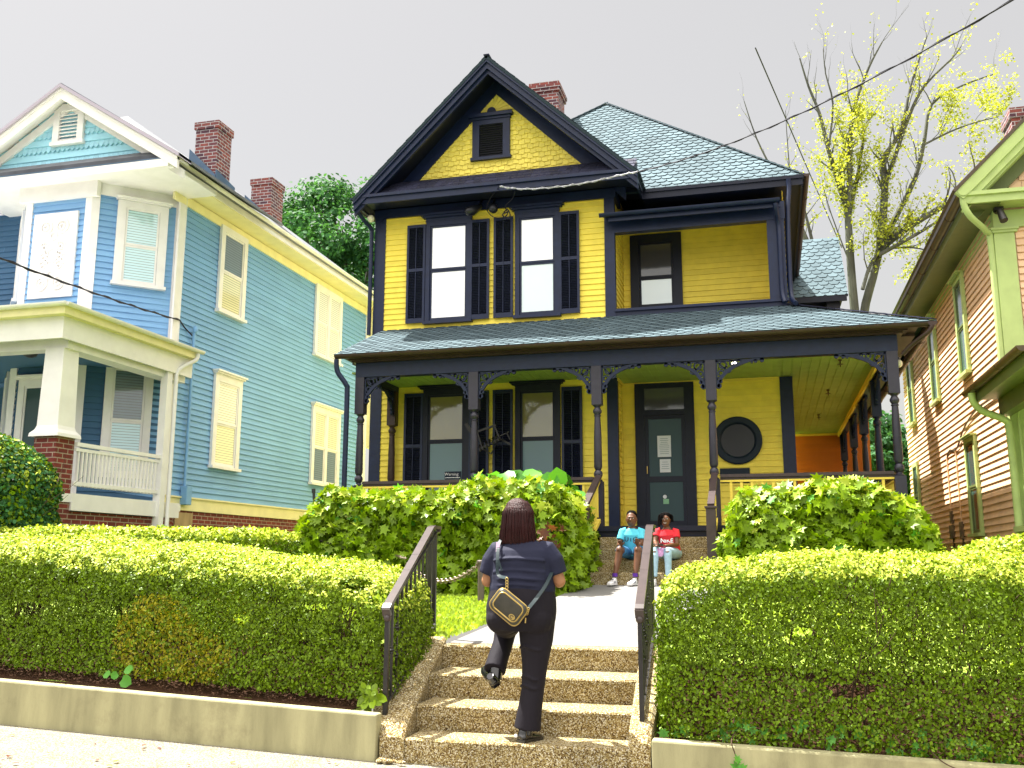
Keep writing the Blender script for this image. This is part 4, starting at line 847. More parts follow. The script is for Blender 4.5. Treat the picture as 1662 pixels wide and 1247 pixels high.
# dark bracket between the porch windows
t = thing('wall_bracket', (-4.9, BY-.4, 2.2), 'dark tilted slatted metal bracket hanging between the lower windows behind the porch post', 'bracket')
def at(px, py, Y): d = CR*(px-831)-CU*(py-623.5)+CF*FPX; return d*(Y/d.y)
mb = MB(); Q = lambda px, py, y=16.55: at(px, py, y)
for a, b, w_ in (((756, 688), (768, 706), .06), ((775, 701), (805, 690), .035), ((803, 692), (811, 712), .03), ((811, 712), (829, 722), .035), ((812, 708), (826, 701), .02), ((822, 702), (828, 714), .02), ((783, 729), (797, 737), .02), ((775, 701), (783, 729), .02), ((805, 712), (812, 712), .03), ((797, 737), (811, 712), .015)):
    mb.bar(Q(*a), Q(*b), w_, .03, V((0, 1, 0)))
mb.build('frame', 'iron', t)
mb = MB()
for k in range(7): f = k/6; mb.bar(Q(780+f*30, 730-f*17, 16.35), Q(778+f*33, 722-f*17, 16.75), .035, .02, V((0, 1, 0)))
mb.bar(Q(778, 731, 16.4), Q(813, 712, 16.4), .05, .03, V((0, 1, 0))); mb.build('slats', 'iron', t)
# ================================================================ the blue house
B = thing('house', (-12.4, 15.3, .2), 'two storey blue clapboard house with white trim, angled bay and square columned porch', 'house')
BX = -10.6; SP = sideR(BX); r2 = math.sqrt(.5)
AR = Plane((BX-.05, 15.35, 0), (-r2, -r2, 0), (r2, -r2, 0))      # right angled face of the bay, a runs forward-left
AL = Plane((-13.15, 14.25, 0), (-r2, r2, 0), (-r2, -r2, 0))
BF = Plane((0, 14.25, 0), (1, 0, 0), (0, -1, 0)); AW = 1.556
mb = MB(); mb.prism([(BX-.004, 15.36, -.5), (-11.75, 14.27, -.5), (-13.15, 14.27, -.5), (-14.25, 15.4, -.5), (-16, 15.4, -.5), (-16, 24.2, -.5), (BX-.004, 24.2, -.5)], (0, 0, 7.4)); mb.build('wall_core', 'blue', B)
mb = MB(); siding(mb, SP, 15.4, 24.1, 1.16, 6.86, ex=.112, thick=.031); mb.build('wall', 'blue', B)
mb = MB(); siding(mb, AR, .05, AW-.08, 3.9, 6.86, ex=.112, thick=.031); siding(mb, BF, -13.05, -11.85, 3.9, 6.86, ex=.112, thick=.031); siding(mb, AL, .08, AW, 3.9, 6.86, ex=.112, thick=.031); mb.build('wall', 'blue', B)
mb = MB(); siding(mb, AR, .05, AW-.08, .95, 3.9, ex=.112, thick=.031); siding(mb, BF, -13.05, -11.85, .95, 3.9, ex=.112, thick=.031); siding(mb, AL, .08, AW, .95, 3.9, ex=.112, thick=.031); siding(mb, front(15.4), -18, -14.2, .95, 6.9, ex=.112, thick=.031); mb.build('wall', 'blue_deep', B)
for pl_, a0, a1, z0, dd in ((SP, 15.2, 15.42, 1.14, .035), (AR, -.10, .09, 1.0, .036), (AR, AW-.12, AW+.02, .95, .035), (BF, -11.87, -11.73, .95, .034), (BF, -13.17, -13.03, .95, .034), (AL, 0, .12, .95, .035), (SP, 24.08, 24.25, 1.14, .035)):
    mb = MB(); pbox(mb, pl_, a0, a1, z0, 6.9, 0, dd+.006); mb.build('corner_board', 'white', B)
mb = MB(); pbox(mb, SP, 15.3, 24.25, .90, 1.13, 0, .045); pbox(mb, SP, 15.3, 24.25, 1.125, 1.155, 0, .075); mb.build('water_table', 'cream', B)
mb = MB(); mb.box(-10.9, BX+.02, 15.3, 24.2, -.6, .90); mb.build('foundation', 'brick_red', B)
mb = MB(); pbox(mb, SP, 15.66, 16.22, .2, .86, .02, .05); mb.build('vent_panel', 'plywood', B)
# soffit, cornice and gutter along the side
mb = MB(); mb.box(BX, BX+.05, 15.0, 24.25, 6.70, 6.88); mb.box(BX, -10.13, 14.0, 24.6, 6.90, 6.93); mb.build('soffit', 'cream', B)
mb = MB(); mb.box(-10.15, -10.11, 13.95, 24.6, 6.92, 7.08); mb.build('fascia', 'white', B)
gm = MB(); gutter_run(gm, (-10.06, 13.95, 7.12), (-10.06, 24.6, 7.12), .06); gm.build('gutter', 'white', B)
# gable front
def brake(y0, y1, GXb, zt, xe, ze, a, b_, m, nm):
    mb = MB()
    for s in (-1, 1):
        x = GXb+s*xe; n = math.cos(math.atan2(zt-ze, xe)); mb.prism([(GXb, y0, zt-a/n), (x, y0, ze-a/n), (x, y0, ze-b_/n), (GXb, y0, zt-b_/n)], (0, y1-y0, 0))
    return mb.build(nm, m, B)
GB, GT = -12.25, 8.62
mb = MB(); mb.prism([(GB-2.15, 14.10, 7.0), (GB+2.15, 14.10, 7.0), (GB, 14.10, 8.5)], (0, .1, 0)); mb.build('gable_wall', 'blue_shingle', B)
mb = MB(); z = 7.03; k = 0; GF = front(14.10)
while z < 8.35:
    hw = (8.5-z)/1.5*2.15; step = .30 if k % 2 == 0 else .11
    if k % 2 == 0:
        mb.add([GF.p(GB-hw, z, 0), GF.p(GB+hw, z, 0), GF.p(GB+hw, z, .03), GF.p(GB-hw, z, .03), GF.p(GB+hw-.1, z+.13, .006), GF.p(GB-hw+.1, z+.13, .006)], [(0, 1, 2, 3), (3, 2, 4, 5)]); z += .13
    else:
        x = GB-hw
        while x < GB+hw-.05:
            mb.add([GF.p(x, z+.05, .03), GF.p(x+.05, z, .03), GF.p(x+.1, z+.05, .03), GF.p(x+.1, z+.17, .006), GF.p(x, z+.17, .006), GF.p(x, z+.05, 0), GF.p(x+.05, z, 0), GF.p(x+.1, z+.05, 0)], [(0, 1, 2, 3, 4), (0, 5, 6, 1), (1, 6, 7, 2)]); x += .104
        z += .15
    k += 1
mb.build('gable_shingles', 'blue_shingle', B)
brake(13.72, 14.12, GB, GT, 2.6, 6.98, .0, .06, 'cable_faint', 'gable_roof_edge'); brake(13.76, 14.12, GB, GT, 2.55, 7.0, .06, .10, 'white', 'rake_soffit'); brake(13.78, 13.84, GB, GT, 2.55, 7.0, .04, .24, 'white', 'rake_board'); brake(14.035, 14.098, GB, GT, 2.5, 7.02, .18, .32, 'white', 'rake_frieze')
mb = MB(); mb.prism([(GB-2.35, 14.12, 7.02), (GB-2.35, 13.80, 6.93), (GB-2.35, 13.80, 6.96), (GB-2.35, 14.12, 7.09)], (4.7, 0, 0)); mb.build('pent_shingles', 'flashing', B)
mb = MB(); mb.box(GB-2.4, GB+2.33, 13.845, 15.4, 6.84, 6.925); mb.box(GB-2.42, GB+2.36, 13.79, 13.84, 6.78, 6.925); mb.box(-13.3, -11.6, 14.15, 14.25, 6.55, 6.86); mb.build('cornice', 'white', B)
for pl_, a0 in ((AR, -.1), (AL, 0)): mb = MB(); pbox(mb, pl_, a0, AW, 6.62, 6.88, 0, .05); mb.build('frieze', 'white', B)
mb = MB(); pbox(mb, GF, GB-.33, GB-.2, 7.62, 8.22, 0, .08); pbox(mb, GF, GB+.2, GB+.33, 7.62, 8.22, 0, .08); mb.prism([GF.p(GB-.33, 8.222, 0), GF.p(GB+.33, 8.222, 0), GF.p(GB+.15, 8.36, 0), GF.p(GB-.15, 8.36, 0)], (0, -.08, 0)); pbox(mb, GF, GB-.36, GB+.36, 7.55, 7.62, 0, .10)
gv = mb.build('gable_vent', 'white', B)
mb = MB(); z = 7.64
while z < 8.2: mb.hexa([GF.p(GB-.2, z, .06), GF.p(GB+.2, z, .06), GF.p(GB+.2, z+.01, .066), GF.p(GB-.2, z+.01, .066), GF.p(GB-.2, z+.05, .01), GF.p(GB+.2, z+.05, .01), GF.p(GB+.2, z+.06, .016), GF.p(GB-.2, z+.06, .016)]); z += .07
mb.build('louvres', 'white', gv)
mb = MB(); pts = [(-10.05, 13.95, 7.10), (-10.05, 24.6, 7.10), (-13.3, 24.6, 9.6), (-13.3, 14.6, 9.6)]
mb = MB(); mb.prism([(-10.05, 13.9, 7.08), (-10.05, 24.6, 7.08), (-12.9, 21.5, 9.35), (-12.9, 16.5, 9.35)], (-.02, 0, -.06)); mb.prism([(GB, 13.75, GT+.02), (GB+2.6, 13.75, 6.98), (GB+2.6, 17.5, 6.98), (GB, 17.5, GT+.02)], (0, 0, -.05)); mb.prism([(GB, 13.75, GT+.02), (GB-2.6, 13.75, 6.98), (GB-2.6, 17.5, 6.98), (GB, 17.5, GT+.02)], (0, 0, -.05)); mb.prism([(-10.05, 13.9, 7.08), (-12.9, 16.5, 9.35), (-16, 16.5, 9.35), (-16, 13.9, 7.08)], (0, .02, -.06)); mb.build('roof', 'roof_grey', B)
mb = MB(); mb.box(-11.55, -11.02, 17.0, 17.55, 7.6, 9.26); c1 = mb.build('chimney', 'brick_chimney', B); 
mb = MB(); mb.box(-11.58, -10.99, 16.97, 17.58, 9.1, 9.262); mb.build('chimney_cap', 'brick_chimney', c1); mb = MB(); mb.prism([(-11.65, 16.95, 8.0), (-10.98, 16.95, 7.85), (-10.98, 16.95, 8.0), (-11.65, 16.95, 8.66)], (0, .02, 0)); mb.prism([(-10.99, 16.95, 7.8), (-10.99, 17.7, 7.8), (-10.99, 17.7, 8.0), (-10.99, 16.95, 8.12)], (.025, 0, 0)); mb.build('flashing', 'flashing', c1)
mb = MB(); mb.box(-12.05, -11.5, 20.2, 20.8, 7.6, 9.30); c2 = mb.build('chimney', 'brick_chimney', B); mb = MB(); mb.box(-12.08, -11.47, 20.17, 20.83, 9.14, 9.302); mb.build('chimney_cap', 'brick_chimney', c2)
mb = MB(); mb.prism([(-12.2, 20.15, 8.5), (-11.44, 20.15, 8.1), (-11.44, 20.15, 8.22), (-12.2, 20.15, 8.9)], (0, .02, 0)); mb.build('flashing', 'flashing', c2)
# side windows
W = dict(trim='white', sash='white', d=.037)
window(B, SP, 16.74, 17.50, 4.98, 6.62, cas=.13, panes=('pane_blind_dark', 'pane_blind_yellow'), **W)
window(B, SP, 21.06, 22.30, 4.98, 6.60, cas=.13, panes=('pane_blind_white', 'pane_blind_white'), double=True, **W)
window(B, SP, 16.82, 17.58, 1.84, 3.52, cas=.13, panes=('pane_blind_white', 'pane_blind_yellow'), hood=(3.60, 3.74, .05), **W)
window(B, SP, 21.12, 22.42, 1.84, 3.55, cas=.13, panes=('pane_blind_yellow', 'pane_blind_dark'), double=True, hood=(3.62, 3.76, .05), **W)
# bay windows: angled right face upper and lower, left face, door on the front face
window(B, AR, .38, .98, 5.02, 6.45, cas=.15, panes=('pane_blind', 'pane_blind'), hood=(6.52, 6.64, .05), **W)
window(B, AL, .45, 1.05, 4.8, 6.4, cas=.13, panes=('pane_blind_dark', 'pane_blind_dark'), **W)
window(B, AR, .42, .98, 1.5, 3.40, cas=.13, panes=('pane_blind_dark', 'pane_blind'), **W)
window(B, AL, .45, 1.05, 1.4, 3.40, cas=.13, panes=('pane_blind_dark', 'pane_blind_dark'), **W)
window(B, BF, -12.80, -12.10, 1.0, 3.05, cas=.13, panes=('pane_grey', 'pane_grey'), hood=(3.1, 3.24, .05), mid=1.9, **W)
# carved panel on the front face of the bay
mb = MB(); pbox(mb, BF, -12.95, -12.0, 4.68, 6.30, .02, .06); cpn = mb.build('carved_panel', 'white', B)
mb = MB()
def rg(u, v, r, wd=.03, a0=0, a1=2*math.pi):
    n = 16; cl = a1-a0 > 6.2; mb.ribbon([BF.p(u+r*math.cos(a0+(a1-a0)*i/n), v+r*math.sin(a0+(a1-a0)*i/n), .06) for i in range(n if cl else n+1)], wd, (0, -.03, 0), cl)
for u in (-12.65, -12.30):
    for v in (6.02, 4.95): rg(u, v, .12); rg(u, v, .05, .02)
    for v in (5.65, 5.45, 5.28): rg(u, v, .09, .025, .3, 2.8); rg(u, v-.02, .04, .02)
rg(-12.475, 5.48, .13, .03); rg(-12.475, 5.85, .07, .02); rg(-12.475, 5.1, .07, .02); mb.build('scrollwork', 'white', cpn)
# porch of the blue house
FX, FY = -10.15, 11.9
mb = MB(); mb.box(-18, FX, FY, FY+.04, 3.28, 3.70); mb.box(FX-.04, FX, FY+.042, 15.3, 3.281, 3.699); mb.box(-18, FX-.1, FY+.25, FY+.5, 3.18, 3.40); mb.box(-10.55, -10.254, FY+.503, 15.25, 3.183, 3.397); mb.build('porch_beam', 'white', B)
mb = MB(); mb.box(-18, FX+.12, FY-.14, FY, 3.62, 3.74); mb.box(FX, FX+.12, FY, 15.3, 3.62, 3.74); mb.build('porch_cornice', 'cream', B)
gm = MB(); gutter_run(gm, (FX+.17, FY-.18, 3.78), (FX+.17, 15.35, 3.78), .055); gutter_run(gm, (-18, FY-.19, 3.78), (FX+.2, FY-.19, 3.78), .055); gm.build('gutter', 'white', B)
mb = MB(); mb.prism([(FX+.15, FY-.15, 3.76), (FX+.15, 15.3, 3.76), (-10.62, 15.3, 4.02), (-11.8, 14.2, 4.35), (-13.1, 13.6, 4.4)], (0, 0, -.03)); mb.prism([(FX+.15, FY-.15, 3.76), (-13.1, 14.2, 4.4), (-18, 14.2, 4.4), (-18, FY-.15, 3.76)], (0, 0, -.03)); mb.build('porch_roof', 'white', B)
mb = MB(); mb.box(-18, FX-.3, FY+.3, 15.3, 3.40, 3.44); mb.build('porch_ceiling', 'blue_deep', B)
mb = MB(); mb.box(-18, -10.25, 12.0, 15.35, .85, .98); mb.build('porch_floor', 'white', B)
mb = MB(); mb.box(-10.66, -10.27, 12.1, 12.5, -.5, 1.82); mb.box(-10.5, -10.3, 12.5, 15.2, -.5, .72); mb.build('brick_pier', 'brick_red', B)
mb = MB(); mb.limb([(-10.465, 12.3, 1.82), (-10.465, 12.3, 1.87), (-10.465, 12.3, 1.93), (-10.465, 12.3, 1.99), (-10.465, 12.3, 3.2)], [.37, .36, .29, .265, .235], 4, ref=V((1, 1, 0)).normalized()); mb.build('column', 'white', B)
mb = MB(); mb.box(-10.32, -10.18, 14.62, 14.76, .2, 3.3); mb.build('column', 'white', B)
mb = MB(); mb.bar((-10.25, 12.5, 1.74), (-10.25, 14.62, 1.76), .08, .06); mb.bar((-10.25, 12.5, 1.66), (-10.25, 14.62, 1.68), .05, .05); mb.bar((-10.25, 12.5, 1.14), (-10.25, 14.62, 1.15), .05, .06); rl = mb.build('railing', 'white', B)
for i in range(22): y = 12.58+i*.0925; m2 = MB(); m2.box(-10.27, -10.23, y-.016, y+.016, 1.1, 1.68); m2.build('baluster', 'white', rl)
mb = MB(); mb.box(-10.29, -10.24, 12.5, 15.3, .73, .99); mb.build('porch_skirt', 'white', B)
downspout([(-10.0, 15.22, 3.72), (-10.02, 15.2, 3.6), (-10.12, 15.0, 3.45), (-10.16, 14.86, 3.3), (-10.16, 14.84, 3.0), (-10.16, 14.84, 1.5), (-10.16, 14.84, .0)], 'white', B, .038)
downspout([(-10.52, 15.85, 4.28), (-10.52, 15.85, 3.3), (-10.52, 15.85, 2.0), (-10.52, 15.85, 1.1)], 'blue', B, .03, 'conduit')
mb = MB(); mb.box(-10.56, -10.42, 15.78, 15.95, 1.0, 1.35); mb.build('meter', 'blue', B, bevel=.01)
mb = MB(); mb.lathe([(.12, 0), (.14, -.04), (.1, -.12), (.03, -.15)], (-11.6, 12.9, 3.40), 12); tag(mb.build('ceiling_lamp', 'iron', smooth=40), 'dark lantern flush on the ceiling of the blue house porch', 'lamp')
# rear trim glimpsed behind the yellow house
mb = MB(); mb.box(-10.55, -10.2, 24.25, 24.6, 3, 6.9); mb.build('rear_wall', 'cream', B)
# ================================================================ the pink house
K = thing('house', (5, 15.9, .1), 'peach clapboard house with sage green trim and a shingled gable at the right edge', 'house')
KX, KY = 3.65, 15.9; KS, KF = sideL(KX), front(KY)
mb = MB(); mb.box(KX+.004, 12, KY+.004, 27, -.5, 5.6); mb.build('wall_core', 'pink', K)
mb = MB(); siding(mb, KS, KY+.15, 27, .36, 5.5, ex=.115, thick=.031); mb.build('wall', 'pink', K)
mb = MB(); siding(mb, KF, KX+.28, 10, .36, 5.14, ex=.115, thick=.031); mb.build('wall', 'pink', K)
mb = MB(); mb.box(KX-.035, KX+.26, KY-.04, KY, 1.9, 5.06); mb.box(KX-.035, KX, KY, KY+.16, .3, 5.1); mb.box(KX-.06, KX+.30, KY-.07, KY+.02, 5.06, 5.10); mb.box(KX-.08, KX+.32, KY-.09, KY+.03, 5.10, 5.14); mb.build('pilaster', 'sage', K)
mb = MB(); mb.box(KX-.045, KX+.27, KY-.05, KY-.01, .30, 2.0); mb.build('pilaster', 'sage', K)
mb = MB(); mb.box(KX-.03, 10, KY-.05, KY-.002, 5.14, 5.42); mb.box(KX-.02, KX+.02, KY, 27, 5.18, 5.42); mb.build('frieze', 'sage', K)
mb = MB(); mb.box(3.20, 10, KY-.42, KY-.01, 5.46, 5.50); mb.box(3.18, 10, KY-.45, KY-.40, 5.44, 5.62); mb.box(3.18, 10, KY-.49, KY-.44, 5.56, 5.62); mb.build('cornice', 'sage', K)
mb = MB(); mb.box(3.22, KX+.02, KY-.4, 27.2, 5.43, 5.455); mb.box(3.20, 3.24, KY-.4, 27.2, 5.42, 5.58); mb.build('soffit', 'sage_dark', K)
gm = MB(); gm.prism([V((3.14+.082*math.cos(t), KY-.515, 5.635-.082*math.sin(t))) for t in [math.pi*i/10 for i in range(11)]], (0, .012, 0)); gm.build('gutter_end', 'sage', K)
gm = MB(); gutter_run(gm, (3.14, KY-.5, 5.63), (3.14, 27.2, 5.63), .075); gm.build('gutter', 'gutter_brown', K, smooth=50)
kr = MB(); a, b = V((3.02, 0, 5.62)), V((6.5, 0, 9.05)); 
def kb(y0, y1, o0, o1, m, nm):
    mb = MB(); n = V((-(b-a).z, 0, (b-a).x)).normalized(); mb.prism([V((a.x, y0, a.z))+n*o0, V((b.x, y0, b.z))+n*o0, V((b.x, y0, b.z))+n*o1, V((a.x, y0, a.z))+n*o1], (0, y1-y0, 0)); return mb.build(nm, m, K)
kb(KY-.52, 27.3, 0, .05, 'gutter_brown', 'roof'); kb(KY-.50, KY-.42, -.16, -.002, 'sage', 'rake_board'); kb(KY-.46, KY-.38, -.26, -.16, 'sage', 'rake_moulding'); kb(KY-.40, KY-.01, -.30, -.22, 'sage', 'rake_soffit'); kb(KY-.10, KY-.0, -.48, -.28, 'sage_dark', 'rake_frieze')
mb = MB(); mb.prism([(3.6, KY+.02, 5.6), (10, KY+.02, 5.6), (10, KY+.02, 9), (6.6, KY+.02, 8.8)], (0, .1, 0)); mb.build('gable_wall', 'pink_shingle', K)
mb = MB(); z = 5.62; k = 0
while z < 8.5:
    lo = 3.75+(z-5.62)*.98; x = lo
    while x < 9:
        w_ = random.uniform(.14, .24); dz = .03 if random.random() < .5 else 0
        mb.add([KF.p(x, z-dz, 0), KF.p(x+w_-.006, z-dz, 0), KF.p(x+w_-.006, z-dz, .025), KF.p(x, z-dz, .025), KF.p(x+w_-.006, z+.17, .004), KF.p(x, z+.17, .004)], [(0, 1, 2, 3), (3, 2, 4, 5)]); x += w_
    z += .155
mb.build('gable_shingles', 'pink_shingle', K)
mb = MB(); mb.box(4.52, 5.1, 17.8, 18.4, 6.2, 7.98); kc = mb.build('chimney', 'brick_chimney', K); mb = MB(); mb.box(4.49, 5.13, 17.77, 18.43, 7.8, 7.982); mb.build('chimney_cap', 'brick_chimney', kc)
Wp = dict(d=.037, trim='sage', sash='sage_dark', panes=('pane_green', 'pane_green'))
for y in (18.35, 21.55, 25.1): window(K, KS, y+.12, y+.74, 3.38, 5.08, cas=.11, hood=(5.14, 5.2, .03), **Wp)
window(K, KS, 18.55, 19.25, .5, 2.12, cas=.11, hood=(2.17, 2.23, .03), **Wp); window(K, KS, 25.4, 26.0, .9, 2.3, cas=.1, **Wp)
downspout([(3.14, KY-.42, 5.56), (3.15, KY-.42, 5.42), (3.24, KY-.36, 5.25), (3.50, KY-.1, 5.08), (3.57, KY+.0, 4.9), (3.57, KY+.0, 3.2), (3.57, KY, 2.3)], 'sage', K, .05)
# its porch eave coming forward
mb = MB(); mb.prism([(3.10, 12.5, 2.56), (3.10, 16.0, 2.56), (3.75, 16.0, 2.9), (3.75+2, 12.5+1.4, 3.6), (6, 12.5, 3.2)], (0, 0, -.04)); mb.build('porch_roof', 'gutter_brown', K)
gm = MB(); gutter_run(gm, (3.05, 12.5, 2.56), (3.05, 16.0, 2.56), .07); gm.build('gutter', 'gutter_brown', K, smooth=50)
mb = MB(); mb.box(3.16, 7, 12.5, KY-.06, 2.42, 2.46); mb.box(3.12, 3.16, 12.5, 15.95, 2.36, 2.52); mb.build('porch_soffit', 'sage_dark', K)
mb = MB(); mb.box(3.46, 3.62, 12.5, KY-.06, 2.16, 2.42); mb.build('porch_beam', 'sage_dark', K)
mb = MB(); mb.box(3.5, 8, 13, KY-.1, .42, .5); mb.build('porch_floor', 'sage', K)
downspout([(3.05, 15.6, 2.50), (3.07, 15.62, 2.36), (3.2, 15.66, 2.22), (3.5, 15.70, 2.08), (3.55, 15.72, 1.9), (3.56, 15.72, 1.0), (3.56, 15.72, .2)], 'sage', K, .055)
mb = MB(); mb.tube([(3.70, 15.76, 2.4), (3.70, 15.76, .3)], .02, 8); mb.build('conduit', 'sage', K)
for bx_ in ((KX-.06, KX, 21.3, 21.5, .75, 1.0), (KX-.08, KX, 21.25, 21.55, .45, .72), (KX-.07, KX, 20.3, 20.5, .42, .75)): mb = MB(); mb.box(*bx_); mb.build('meter', 'meter_box', K, bevel=.01)
mb = MB(); mb.tube([(KX-.035, 21.4, 1.0), (KX-.035, 21.4, 2.1)], .018, 6); mb.tube([(KX-.035, 20.4, .75), (KX-.035, 20.4, 2.15)], .016, 6); mb.build('conduit', 'pink_shingle', K)
mb = MB(); mb.tube(smooth_path([(KX-.03, 21.4, 2.1), (KX-.04, 21.0, 2.2), (KX-.05, 20.2, 2.15), (KX-.05, 19.4, 2.42), (KX-.05, 18.2, 2.6), (KX-.05, 16.4, 2.6)]), .018, 6); mb.tube([(KX-.03, 21.4, .45), (KX-.03, 21.4, 0)], .02, 6); mb.tube(smooth_path([(KX-.03, 20.4, .42), (KX-.05, 20.45, .15), (KX-.05, 20.6, .1), (KX-.03, 20.5, .3)]), .012, 6); mb.tube([(KX-.03, 20.35, .42), (KX-.03, 20.35, 0)], .016, 6); mb.build('conduit', 'gutter_brown', K)
mb = MB(); mb.tube([(KX+.0, KY-.15, 5.36), (KX+.02, KY-.3, 5.30)], .03, 8); mb.tube([(KX+.02, KY-.3, 5.34), (KX+.05, KY-.38, 5.14)], [.05, .06], 10); mb.box(KX-.03, KX+.1, KY-.22, KY-.1, 5.38, 5.43)
tag(mb.build('flood_light', 'iron', smooth=40), 'small dark flood light under the sage cornice of the peach house', 'light')
# ================================================================ cables
def cable(pts, r, m, label, name='cable', n=10, ks=0, twist=0):
    mb = MB(); P_ = smooth_path(pts, n); mb.tube(P_, r, 6)
    if twist:
        Q_ = [p+V((0, math.cos(i*1.3), math.sin(i*1.3)))*r*1.6 for i, p in enumerate(P_)]; mb.tube(Q_, r*.7, 5)
    return tag(mb.build(name, m, smooth=60), label, 'cable')
def sagline(a, b, sag, n=12): a, b = V(a), V(b); return [a.lerp(b, i/n)+V((0, 0, -4*sag*(i/n)*(1-i/n))) for i in range(n+1)]
cable([at(811, 303, 16.2), at(850, 307, 16.25), at(900, 304, 16.2), at(950, 297, 16.2), at(1000, 286, 16.1), at(1035, 279, 16.0)], .012, 'cable_pale', 'pale twisted service cable swooping along the front gable fascia', twist=1)
cable(sagline(at(1035, 279, 16.0), at(1720, -45, 8.5), .25), .0085, 'cable_black', 'black twisted overhead cable rising from the gable to the upper right of the sky', n=4, twist=1)
cable([at(811, 303, 16.2), at(803, 312, 16.5), at(794, 326, 16.7), at(790, 340, 16.75), at(800, 352, 16.7), at(816, 354, 16.7), at(824, 346, 16.7), at(820, 335, 16.7), at(832, 322, 16.6), at(836, 310, 16.5)], .010, 'cable_black', 'black cable loop hanging beside the twin flood lights')
cable([at(815, 350, 16.75), at(823, 340, 16.7), at(828, 350, 16.7), at(822, 356, 16.7), at(816, 348, 16.7), at(826, 344, 16.7)], .012, 'cable_black', 'tight black cable coil over the right upper shutter pair')
cable(sagline(at(-60, 395, 9.5), at(292, 520, 15.4), .05), .013, 'cable_black', 'dark service cable crossing the front of the blue house', n=3, twist=1)
cable([at(292, 520, 15.4), at(300, 532, 15.6), at(312, 545, 15.75)], .012, 'cable_black', 'short cable tail entering the service pipe on the blue wall')
cable(sagline(at(1226, 78, 26), at(1366, 402, 40), .0), .02, 'cable_black', 'straight dark guy wire slanting down behind the yellow house', n=2)
mb = MB(); mb.lathe([(.03, 0), (.05, .03), (.05, .10), (.02, .14)], (-10.50, 15.85, 4.28), 10); tag(mb.build('weatherhead', 'blue', smooth=40), 'blue weatherhead cap on the side wall pipe of the blue house', 'pipe cap')
# ================================================================ planting
def lump(P, s=1.0): return .5*np.sin(P[:, 0]*5.1*s+P[:, 2]*3.3)+.5*np.sin(P[:, 2]*7.3*s+P[:, 0]*2.1+P[:, 1]*4)+.35*np.sin(P[:, 0]*13*s+P[:, 2]*11+1)
WV = [(NR.normal(0, 1, 3), NR.uniform(0, 6.3)) for _ in range(9)]
def fine(P): return sum(np.sin(P @ (v/np.linalg.norm(v)*k)+ph) for (v, ph), k in zip(WV, (34, 41, 48, 55, 62, 70, 78, 86, 95)))/3
def hedge_pts(n, x0, x1, y0, y1, zb, top, rnd=.16, depth=.05, amp=.03, holes=(), inner=.10, slope=0, keep=None, up=0, fi=0):
    out, outn, got = [], [], 0
    def sdf(P):
        x, y, z = P[:, 0], P[:, 1], P[:, 2]; t = top(x)+slope*(y-y0); b = zb(x)
        qx = np.abs(x-(x0+x1)/2)-(x1-x0)/2+rnd; qy = np.abs(y-(y0+y1)/2)-(y1-y0)/2+rnd; qz = np.maximum(z-t+rnd, b-z+.02)
        return np.sqrt(np.maximum(qx, 0)**2+np.maximum(qy, 0)**2+np.maximum(qz, 0)**2)+np.minimum(np.maximum(qx, np.maximum(qy, qz)), 0)-rnd-amp*lump(P)-fi*fine(P)
    while got < n:
        m = 200000; xs = NR.uniform(x0, x1, m); tt = top(xs)+abs(slope)*(y1-y0)+.06; P = np.stack([xs, NR.uniform(y0-.05, y1+.05, m), zb(xs)+(tt-zb(xs))*NR.uniform(0, 1, m)], 1)
        d = sdf(P); pr_ = np.where(d > .006, 0, np.exp(d/depth)*(1-inner*.3)+inner*.12); ok = NR.uniform(0, 1, m) < pr_
        P = P[ok]; 
        for (hx, hy, hz, rx, ry, rz, pk) in holes:
            sh = (P[:, 1]/hy if ry > 1 else 1.0); q = ((P[:, 0]-hx*sh)/rx)**2+((P[:, 1]-hy)/ry)**2+((P[:, 2]-hz*sh)/rz)**2; P = P[(q > 1) | (NR.uniform(0, 1, len(P)) < pk)]
        if keep is not None: P = P[keep(P)]
        e = 1e-3; d0 = sdf(P); N_ = np.stack([(sdf(P+np.array(v)*e)-d0)/e for v in ((1, 0, 0), (0, 1, 0), (0, 0, 1))], 1); N_ /= np.linalg.norm(N_, axis=1)[:, None]+1e-9; N_[:, 2] += up
        out.append(P); outn.append(N_); got += len(P)
    return np.concatenate(out)[:n], np.concatenate(outn)[:n]
def twigs(mb, n, x0, x1, y0, y1, zb, top, r=.009):
    for i in range(n):
        x, y = random.uniform(x0, x1), random.uniform(y0, y1); z = float(zb(np.array([x]))[0])-.05; h = float(top(np.array([x]))[0])-z-.12; p = V((x, y, z)); pts = [p.copy()]; d = V((random.uniform(-.3, .3), random.uniform(-.3, .3), 1)).normalized()
        for k in range(6):
            d = (d+V((random.uniform(-.35, .35), random.uniform(-.3, .3), .15))).normalized(); p = p+d*h/6; pts.append(p.copy())
            if k > 0:
                e = (d+V((random.uniform(-1, 1), random.uniform(-1, 1), .1))).normalized(); mb.tube([p, p+e*h*.18, p+e*h*.3+V((0, 0, .05))], [r*.55, r*.4, r*.2], 4, cap=False)
        mb.tube(pts, [r*(1-.12*k) for k in range(7)], 5, cap=False)
ip = lambda xs, zs: (lambda x: np.interp(x, xs, zs))
